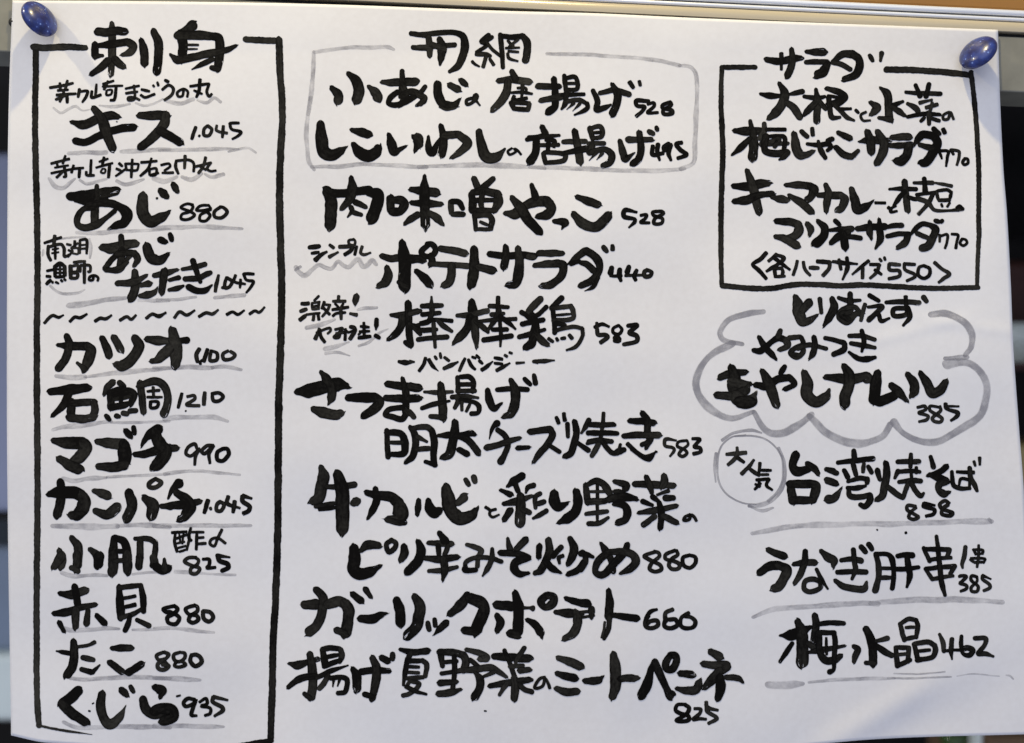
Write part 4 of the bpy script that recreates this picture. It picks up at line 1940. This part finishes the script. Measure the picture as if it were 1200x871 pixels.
36 590 205 650 225 700 225
40 650 75 @0.7 820 75
50 745 30 @0.8 755 170
44 675 185 @0.7 850 165 @0.7
36 830 180 780 270 690 370 @0.9
40 680 220 780 260 840 330 @0.8 980 335 @0.6 1100 320
32 845 75 @0.6 930 90 1005 105
30 862 150 872 215 885 245
30 870 150 960 140 1000 165 | 985 225
34 880 240 985 235
22 905 270 915 300
22 985 260 960 300
26 1045 310 1075 290 1110 320
# dish_more marine
@ 850 205 8
64 475 435 @0.8 600 440 680 460 | 690 520 @1.2 640 580 560 610
62 470 580 @0.7 560 600 670 660 @1.1
60 765 455 @0.7 800 510 790 570 @0.5
80 870 435 @0.5 930 500 @0.8 920 580 @0.9 850 640
40 1030 430 1070 470
50 975 520 @0.6 1090 510 1190 505 @1.1
60 1150 540 @0.9 1060 580 990 640 @0.7
64 1110 560 1125 680
@ 990 205 8
44 0 590 @0.7 60 580 145 595
56 115 505 @0.8 240 490 380 485
54 235 440 @0.7 235 540 250 600 @0.5
58 320 410 @0.5 330 520 335 600 290 690 @0.4
46 395 490 @0.8 460 475 540 475
44 400 575 @0.9 500 555 600 555
76 590 570 @0.7 570 630 @0.8 500 680 @0.6
46 610 565 @0.6 680 490 730 460 800 470 | 850 510 @1.5 820 600 @1.5 780 670 @1.5 720 690 @1.4
40 680 550 790 595
42 850 430 880 440
36 920 425 900 445
# price 770
24 890 560 890 630
26 895 575 960 560 960 620 940 690
26 1000 555 1060 565 1050 630 1040 690
24 1100 600 1080 640 1110 665 1145 640 1135 610 1095 600
# note half
@ 870 280 8
36 225 130 170 190 95 240 @0.8 150 290 225 375 @0.8
30 320 140 @0.9 280 180 245 210
34 320 150 @0.9 390 180 330 240 280 270 225 305 @0.7
34 290 170 350 220 445 290 @0.7
32 300 285 310 355
30 300 280 370 275 | 380 310 370 350
28 300 355 400 350
28 515 205 500 270 475 340
30 570 215 585 280 635 345
34 630 270 715 275
36 700 210 820 220 | 810 280 @0.9 755 345
40 850 215 @0.7 940 225 1075 235 @0.5
30 905 190 925 290
40 980 180 @0.8 985 270 940 380 @0.5
32 1185 205 1110 265 1030 335 @0.6
32 1130 255 1125 370
@ 1000 280 8
30 155 240 245 240 | 220 310 155 370
30 200 290 265 335
24 245 185 265 210
24 290 170 300 200
32 440 245 335 235 | 340 290 @1 430 300 430 350 330 375
30 580 240 475 235 | 485 290 570 330 580 355 500 395
32 660 250 615 270 610 340 660 370 710 340 715 280 660 250
32 760 220 830 280 900 330 @1.1 850 370 800 410 @0.8
# frame
@ 0 0 1
6 846 79 860 79 885 79
6.5 846 78 845 120 847 180 845 240 845 300 846 336
7.5 1038 82 1060 82 1100 84 1137 88
6 1138 85 1142 120 1145 160 1147 200 1147 240 1147 280 1146 300 1145 337
6.5 846 335 880 338 905 338 930 334 945 333 985 335 1010 334 1050 336 1090 338 1147 337
# dish namuru
@ 870 280 8
90 495 535 @0.5 520 620 530 700 @1 560 770 620 770 @0.7 710 710 @0.3
70 620 600 570 660 @0.9
40 725 565 740 690 @0.9
66 840 560 @0.7 860 640 820 730 760 820 @0.4
46 895 550 @0.7 990 580 1110 575 @0.6
54 1010 515 @0.8 1010 640 1010 720
56 1010 640 930 680 910 740 @0.8 980 780 1070 700 @0.8 1120 700
40 940 660 1050 640 1110 690
34 1150 610 1130 680 1110 770
50 1010 690 930 710 1000 760
@ 1000 280 8
42 155 530 235 580 @0.9
44 140 640 @0.6 270 635 210 700 @1 145 760 @1
40 150 750 230 700 260 770 335 745 @0.6
44 310 595 @0.8 450 590 615 600
36 490 540 500 680
40 500 650 380 660 380 720 470 720 520 690
44 510 650 530 730 470 810 @0.6
48 660 550 685 585 @0.8
@ 830 365 8
52 475 240 @0.7 530 330 590 400 640 455 @0.5
56 425 365 @0.7 490 370 590 290 @0.8 660 250 730 270 | 745 320 @0.9 670 360 @0.7
46 680 175 650 240
46 755 250 870 240 @0.9 | 890 310 820 340 770 390 @0.9 830 430 890 380 880 320
36 800 400 860 410
44 840 345 950 315 1105 350 @0.8
52 990 240 @0.8 1000 320 980 400 945 450 @0.4
@ 960 365 8
46 50 250 @0.8 150 270 @0.9 240 300 | 230 360 @1.2 130 405 @1
44 285 230 @0.9 400 230 520 265 @0.8
44 300 300 @0.9 410 320 520 340 @0.8
42 400 185 420 290 400 375 @0.6
46 275 380 @0.6 360 440 440 450 @1.2 530 430 @0.7
@ 830 365 8
70 110 620 @0.8 220 580 350 570 @0.7
96 215 520 @0.7 250 640 230 700 290 830 @0.9
80 220 660 300 680 400 680 @0.5
76 80 785 @0.8 230 790 350 740 380 690 @0.4
110 260 800 320 850 400 830 440 770 @0.3
96 300 850 390 850
60 440 690 @0.8 550 700 @1.1 640 640 760 620 | 810 680 @0.8 720 730 @0.7
90 500 550 @0.5 560 660 600 760 640 880 @0.8
50 715 520 680 580
96 900 565 @0.6 930 680 925 780 1010 850 @1.0 1100 800 @0.8 1135 735 @0.3
@ 960 365 8
84 60 615 @0.6 200 630 @0.9 300 640 440 610 @0.9 460 640
90 230 510 @0.6 280 600 280 700 240 800 240 870
90 550 570 @0.7 530 680 520 770 510 830
84 500 830 @0.8 580 840 700 790 @0.9
76 670 690 @0.7 740 750 820 840 @0.5
80 830 590 @0.6 890 680 890 750 870 790 @0.6
80 950 580 @0.6 1010 670 1060 770 @1.0 1130 740 1185 660 @0.7
# price 385
@ 1020 420 8
30 440 460 @0.9 510 450 520 480 455 510 540 540 530 575 455 595 @0.8
30 650 460 560 450 560 490 670 560 660 595 600 590 580 560 660 490 650 450
32 830 450 @0.6 720 450 @0.8
36 705 425 710 470 @0.8 820 510 815 540 755 585 @0.7
# cloud_outline
@ 810 340 3.333
20 285 85 @0.7 220 92 150 115 112 165 125 195 200 212 @0.8
22 160 210 @1.2 90 245 40 300 20 370 50 440 100 480 160 500 240 475 @0.8
24 245 475 275 530 320 558 390 545 470 485
24 460 490 520 550 600 590 670 600 740 575 780 525
24 790 515 830 560 900 590 980 585 1060 540 @1 1130 490 @1.2 1155 410 1140 340 1090 290 1000 285 @1.4
22 935 95 @0.9 1000 95 1060 120 1095 170 1095 220 1070 255 @0.8
18 990 268 1080 262
# dish yakisoba
@ 830 500 8
80 820 265 @0.9 790 370 @0.8 830 420 930 400 @0.8
60 930 350 @0.8 990 390 1035 450 @0.6
76 770 540 @0.8 790 690
70 760 540 @0.9 960 535 | 1010 560 @1.1 980 690
64 790 690 970 690
50 1100 400 @0.8 1180 415
@ 970 520 8
48 0 245 90 280
58 0 345 70 370
72 0 525 60 510 @0.9 130 415 @0.3
48 90 180 @0.8 250 160 430 140
48 245 70 @0.9 250 140
44 235 180 265 290
36 340 180 330 270
40 380 215 410 270
48 150 245 @0.8 190 320
44 190 355 @0.7 300 325 370 330 | 370 365
46 180 415 @0.8 280 415 360 395 @0.6
50 195 420 @0.8 210 490 300 500 400 480 | 400 530 @1.2 350 590 300 570 @0.8
52 465 250 @0.9 490 340 @0.7
60 545 180 @0.8 555 280 530 400 510 490 465 525 @0.8
50 560 400 630 460 710 510
46 650 170 @0.9 750 170 860 170
38 780 95 775 220
50 660 260 @0.9 630 320 @0.6
40 660 265 770 255 860 265
32 830 220 830 280
44 670 360 @0.8 780 345 870 350
26 780 260 790 350
42 760 360 730 440 710 500 @0.9
46 780 360 830 450 870 490 905 460 @0.5
44 965 125 @0.8 990 220
56 1110 215 1060 260 @0.9 940 300 @0.6
62 960 290 @0.7 1060 330 @1.0 1110 350 | 1050 380 1040 430 @0.8 1090 470 1140 455 @0.5
@ 1050 520 8
40 525 265 @0.8 530 350 545 395 600 420 690 420 @0.8
36 570 265 @0.8 730 270
44 690 230 @0.9 700 320 740 390 760 440 @0.7
32 690 340 610 330 590 390 @0.7
26 690 330 690 420
26 730 165 745 210
32 785 130 785 200 @0.7
# price 858
32 185 590 110 580 105 620 170 660 210 690 160 710 120 690 140 640 190 600
36 365 580 @0.6 265 560 | 255 590 @0.8 360 620 350 660 280 680 @0.8
34 500 560 460 535 410 570 430 610 530 650 510 675 430 660 440 610 490 570
# underline
@ 970 520 8
@ 0 0 1
5.4 881 625 @0.7 905 621 935 616.5 970 615 1020 614.5 1075 613.5 1120 611.5 1162 611
3.5 1159 608 1162 613
# note daininki
@ 830 500 8
36 170 260 355 245
38 270 195 @0.7 270 270 230 320 185 360 @0.8
36 270 290 335 336 @0.8
34 428 312 @0.7 385 372 312 445
34 392 398 440 435 480 455
30 485 340 480 400 470 450 @0.8
28 490 410 590 410
26 490 450 565 450
30 450 500 570 490 | 545 550 600 595 @0.8
26 475 500 480 570
24 440 540 490 560
26 490 530 435 590
# cloud_outline
14 350 80 220 100 120 190 85 340 100 520 180 640 320 715 450 730
14 250 90 400 85 520 110 620 180 690 290 700 420 690 520 640 620 560 700 @1.6
24 130 130 240 60 400 35 500 60 @0.6
24 75 250 60 400 70 520 @0.6
26 660 200 710 330 715 480 680 600 600 690 @1.2 500 730 @1.4 380 745 @1.1
26 380 740 500 790 610 760
# dish unagi
@ 880 625 8
62 160 155 @0.8 240 190 310 215
72 80 370 @0.8 180 310 260 300 | 335 340 @1.1 310 420 @1.1 260 500 @1.1 215 520
56 400 290 @0.7 500 275 600 275
56 510 165 @0.8 505 260 470 370 @1 410 470 @0.7
62 655 165 @0.6 730 230 @1.1 775 260 @1.1 770 320 @0.5
40 615 340 @0.8 660 430 720 520 @0.5
44 660 460 590 430 510 450 500 520 560 550 650 510 650 450
46 840 255 @0.8 950 240 1040 260 @1.1
46 805 365 960 360 1085 365
46 960 150 970 270 980 340 945 435 @0.6
54 790 445 @0.7 870 500 970 520 1060 520 @1.1 1085 460 @0.5
48 1035 130 1075 175
44 1105 105 1135 150
@ 1020 625 8
50 50 190 @0.9 75 300 75 420 45 540 @1.2
40 60 195 160 200 200 240 @1.3 220 380 205 515 @1.1
32 80 330 210 330
38 80 420 190 415
48 250 215 @0.9 340 200 400 210 @1.1
44 220 335 340 335 450 320 @0.8
50 345 220 360 330 @1.1 370 400 340 510 @0.5
40 500 140 @0.9 555 260
42 510 150 640 150 740 155 | 720 220 @0.9
34 555 250 660 235 760 230
40 515 335 @0.8 580 430
40 520 335 650 320 790 310 | 750 380 @0.9
38 580 430 690 410 780 400 @0.7
44 620 30 @0.7 640 200 655 350 670 470 @1.1 700 580 @0.7
# price 385
28 880 400 @0.8 830 405
30 840 400 900 405 860 450 840 470 900 490 900 520 845 545
28 1000 410 950 400 945 440 1010 500 1000 545 950 545 945 510 1000 450 1000 410
30 1130 430 @0.6 1050 395 | 1050 430 1115 480 1120 510 1060 540
# note ikkushi
40 890 130 @0.9 880 220 860 290 @0.8 865 325 @0.5
26 965 150 990 200
26 970 155 1055 160 1050 195
24 990 195 1050 190
26 935 245 970 270
24 940 235 1075 240 1060 280
26 975 275 1070 270
26 1015 110 1015 200 1000 320
# underline
@ 880 625 8
40 15 785 @0.7 200 715 400 700 @0.9 700 675 1000 655 1195 660
@ 1020 625 8
46 0 655 200 645 400 630 700 625 1000 630 1240 650
# dish umesuisho
@ 900 715 8
76 110 240 @0.3 220 235 @1.2 330 190 400 160 @0.5
80 280 110 @0.7 320 200 @1.1
96 320 230 325 350 320 500 @1.0
46 230 310 @0.9 170 400 110 490 @0.7
58 370 310 @0.8 450 370
54 370 400 @0.5 480 380 720 335 @0.5
60 440 50 @0.9 450 150 430 280
44 460 135 580 120 710 125
60 470 220 490 400 @0.9 540 470 620 470 680 430 @0.8
44 480 210 620 215 | 630 300 620 450 615 560 @0.8 580 580 @1.1
26 545 260 550 420
54 800 340 @0.7 840 370 820 430 805 490 @0.6
70 915 175 @0.8 960 260 980 350 985 500
40 920 495 1000 500
44 1020 290 @0.8 1120 265
56 1010 330 @0.8 1080 380 1165 430 @0.8
@ 1040 715 8
42 120 130 @0.9 140 220 160 280
40 135 120 200 85 270 95 | 285 150 270 255
30 170 165 260 160
38 160 275 270 250
46 75 345 @0.8 85 440 95 530
40 80 350 200 355 | 195 420 190 480 @1.1
32 100 420 190 410
42 100 520 210 470
44 250 320 @0.9 270 400 285 470
44 260 315 380 300 440 330 | 450 380 @1.1 420 440 280 470 @1
32 290 385 400 375
# price 462
42 490 230 @0.7 520 300 530 385 @0.9
28 530 385 620 375 680 375
44 605 275 @0.9 595 380 605 460 @0.4
48 695 240 @0.7 690 330 @0.8 710 410 @0.7 770 425 800 380 750 355 700 370
42 820 265 @0.9 920 270 910 330 @0.9 850 410 @0.9 920 410 990 435 @0.6
# underline
@ 900 715 8
56 0 695 200 700 330 690 @0.6
28 380 680 600 660 900 645 1190 640
@ 1040 715 8
16 0 638 250 638 600 626
14 60 595 300 600 540 580
10 650 620 790 600 1050 620
14 1110 610 1150 620 1180 650
# specks
@ 970 520 8
26 730 830 735 842
12 460 805 468 812
20 1015 860 1022 868
@ 50 755 8
12 465 560 480 550
16 430 625 445 630
@ 470 755 8
14 780 625 800 628
@ 180 755 8
18 215 490 250 480
@ 50 120 8
8 690 180 700 184
'''

NAMES = {'heading': 'section_title', 'dish': 'dish_name', 'price': 'price', 'underline': 'underline', 'wave': 'wavy_underline',
         'note': 'side_note', 'cloud_outline': 'bubble_outline', 'frame': 'section_frame', 'frame_grey': 'section_frame',
         'divider': 'wave_divider', 'specks': 'ink_speck'}
pieces = []
for kind, key, strokes in parse(STROKES):
    if kind == 'dish_more':
        last = [p for p in pieces if p[0] == 'dish'][-1]
        last[2].extend(strokes)
    else:
        pieces.append((kind, key, list(strokes)))
last_dish = last_any = None
split = []
for kind, key, strokes in pieces:
    split += [(kind, key, [s]) for s in strokes] if kind == 'specks' else [(kind, key, strokes)]
pieces = split
for kind, key, strokes in pieces:
    grey = kind in ('underline', 'wave', 'cloud_outline', 'frame_grey')
    ink = Ink()
    lift = 0.00004 if grey else 0.00009
    for w, runs, taper in strokes:
        for pts in runs:
            if taper:
                pts = pts[:-1] + [(pts[-1][0], pts[-1][1], min(pts[-1][2], 0.25))]
            ink.stroke(pts, w, lift, taper, 0.0 if w < 4.2 else 1.0, grey, 2.2 if kind == 'frame' else 1.0)
    parent = menu
    if kind == 'price':
        parent = last_dish
        last_any = last_dish
    elif kind in ('underline', 'wave'):
        parent = last_any
    mat = M_INK if not grey else (M_GREY_DARK if kind == 'cloud_outline' and len(strokes) > 4 else M_GREY)
    o = ink.build(NAMES[kind], mat, parent)
    if kind == 'dish':
        last_dish = last_any = o
    elif kind == 'note':
        last_any = o
    if kind in ('dish', 'heading') and key in LABELS:
        o['label'] = LABELS[key]
    if kind == 'frame_grey':
        o['label'] = 'pale grey marker box round the two fried fish dishes'

# ------------------------------------------------------------------ the two pins
def pin_material():
    m, N, L, b = new_mat('blue_glitter_plastic')
    tc = N.new('ShaderNodeTexCoord')
    vo = N.new('ShaderNodeTexVoronoi'); vo.inputs['Scale'].default_value = 620.0
    L.new(tc.outputs['Object'], vo.inputs['Vector'])
    nz = N.new('ShaderNodeTexNoise'); nz.inputs['Scale'].default_value = 260.0; nz.inputs['Detail'].default_value = 3.0
    L.new(tc.outputs['Object'], nz.inputs['Vector'])
    fl = N.new('ShaderNodeMath'); fl.operation = 'LESS_THAN'; L.new(vo.outputs['Distance'], fl.inputs[0]); fl.inputs[1].default_value = 0.22
    gt = N.new('ShaderNodeMath'); gt.operation = 'GREATER_THAN'; L.new(nz.outputs[0], gt.inputs[0]); gt.inputs[1].default_value = 0.53
    an = N.new('ShaderNodeMath'); an.operation = 'MULTIPLY'; L.new(fl.outputs[0], an.inputs[0]); L.new(gt.outputs[0], an.inputs[1])
    rp = N.new('ShaderNodeValToRGB')
    rp.color_ramp.elements[0].position = 0.35; rp.color_ramp.elements[0].color = (0.004, 0.009, 0.075, 1)
    rp.color_ramp.elements[1].position = 0.68; rp.color_ramp.elements[1].color = (0.020, 0.045, 0.25, 1)
    L.new(nz.outputs[0], rp.inputs[0])
    mx = N.new('ShaderNodeMixRGB'); L.new(an.outputs[0], mx.inputs[0])
    L.new(rp.outputs[0], mx.inputs[1]); mx.inputs[2].default_value = (0.16, 0.25, 0.62, 1)
    L.new(mx.outputs[0], b.inputs['Base Color'])
    b.inputs['Roughness'].default_value = 0.30
    b.inputs['Coat Weight'].default_value = 0.2
    b.inputs['Coat Roughness'].default_value = 0.1
    return m
M_PIN = pin_material()
M_NEEDLE = surf_mat('steel_needle', (0.7, 0.7, 0.72), 0.2, 1.0, 0.05, (50, 50, 50))

RP = 22.5 * PX
HEAD = [(0, 0.0033), (0.35 * RP, 0.0031), (0.62 * RP, 0.0027), (0.82 * RP, 0.0020), (0.94 * RP, 0.0012), (1.0 * RP, 0.0003),
        (1.0 * RP, -0.0007), (0.95 * RP, -0.0015), (0.80 * RP, -0.0019), (0.40 * RP, -0.0022), (0.22 * RP, -0.0030), (0, -0.0034)]
def push_pin(u, v, normal, label):
    n = Vector(normal).normalized()
    c = Vector(on_sheet(u, v, 0.0))
    off = 0.0076
    base = Vector((c.x, c.y - off, c.z))
    k = (DIST + base.y) / DIST
    base.x, base.z = (u - 600) * PX * k, (435.5 - v) * PX * k
    root = empty('push_pin', base, n.to_track_quat('Z', 'Y').to_euler())
    tag(root, label, 'pin', 'blue pins holding the menu sheet')
    link('head', lathe_mesh('head', HEAD, 56), M_PIN, root)
    nd = link('needle', lathe_mesh('needle', [(0, -0.0012), (0.00055, -0.0012), (0.00055, -0.008), (0, -0.0105)], 12), M_NEEDLE, root)
    nd.rotation_euler = (n.to_track_quat('Z', 'Y').inverted() @ Vector((0, -1, 0)).to_track_quat('Z', 'Y')).to_euler()
    return root
peg = link('screw_head', lathe_mesh('screw_head', [(0, 0.0018), (0.0011, 0.0015), (0.0018, 0.0008), (0.002, 0.0), (0, 0.0)], 24), M_DARK)
peg.location = ((14.5 - 600) * PX, 0.0011, (435.5 - 25.5) * PX)
peg.rotation_euler = (R(90), 0, 0)
tag(peg, 'small black screw head half hidden by the left edge of the menu', 'screw')
push_pin(46.5, 22, (0.76, -0.48, 0.425), 'blue glittery pin at the top left corner of the menu above the sashimi list')
push_pin(1146, 61.5, (-0.656, -0.535, 0.53), 'blue glittery pin at the top right corner of the menu above the salad box')
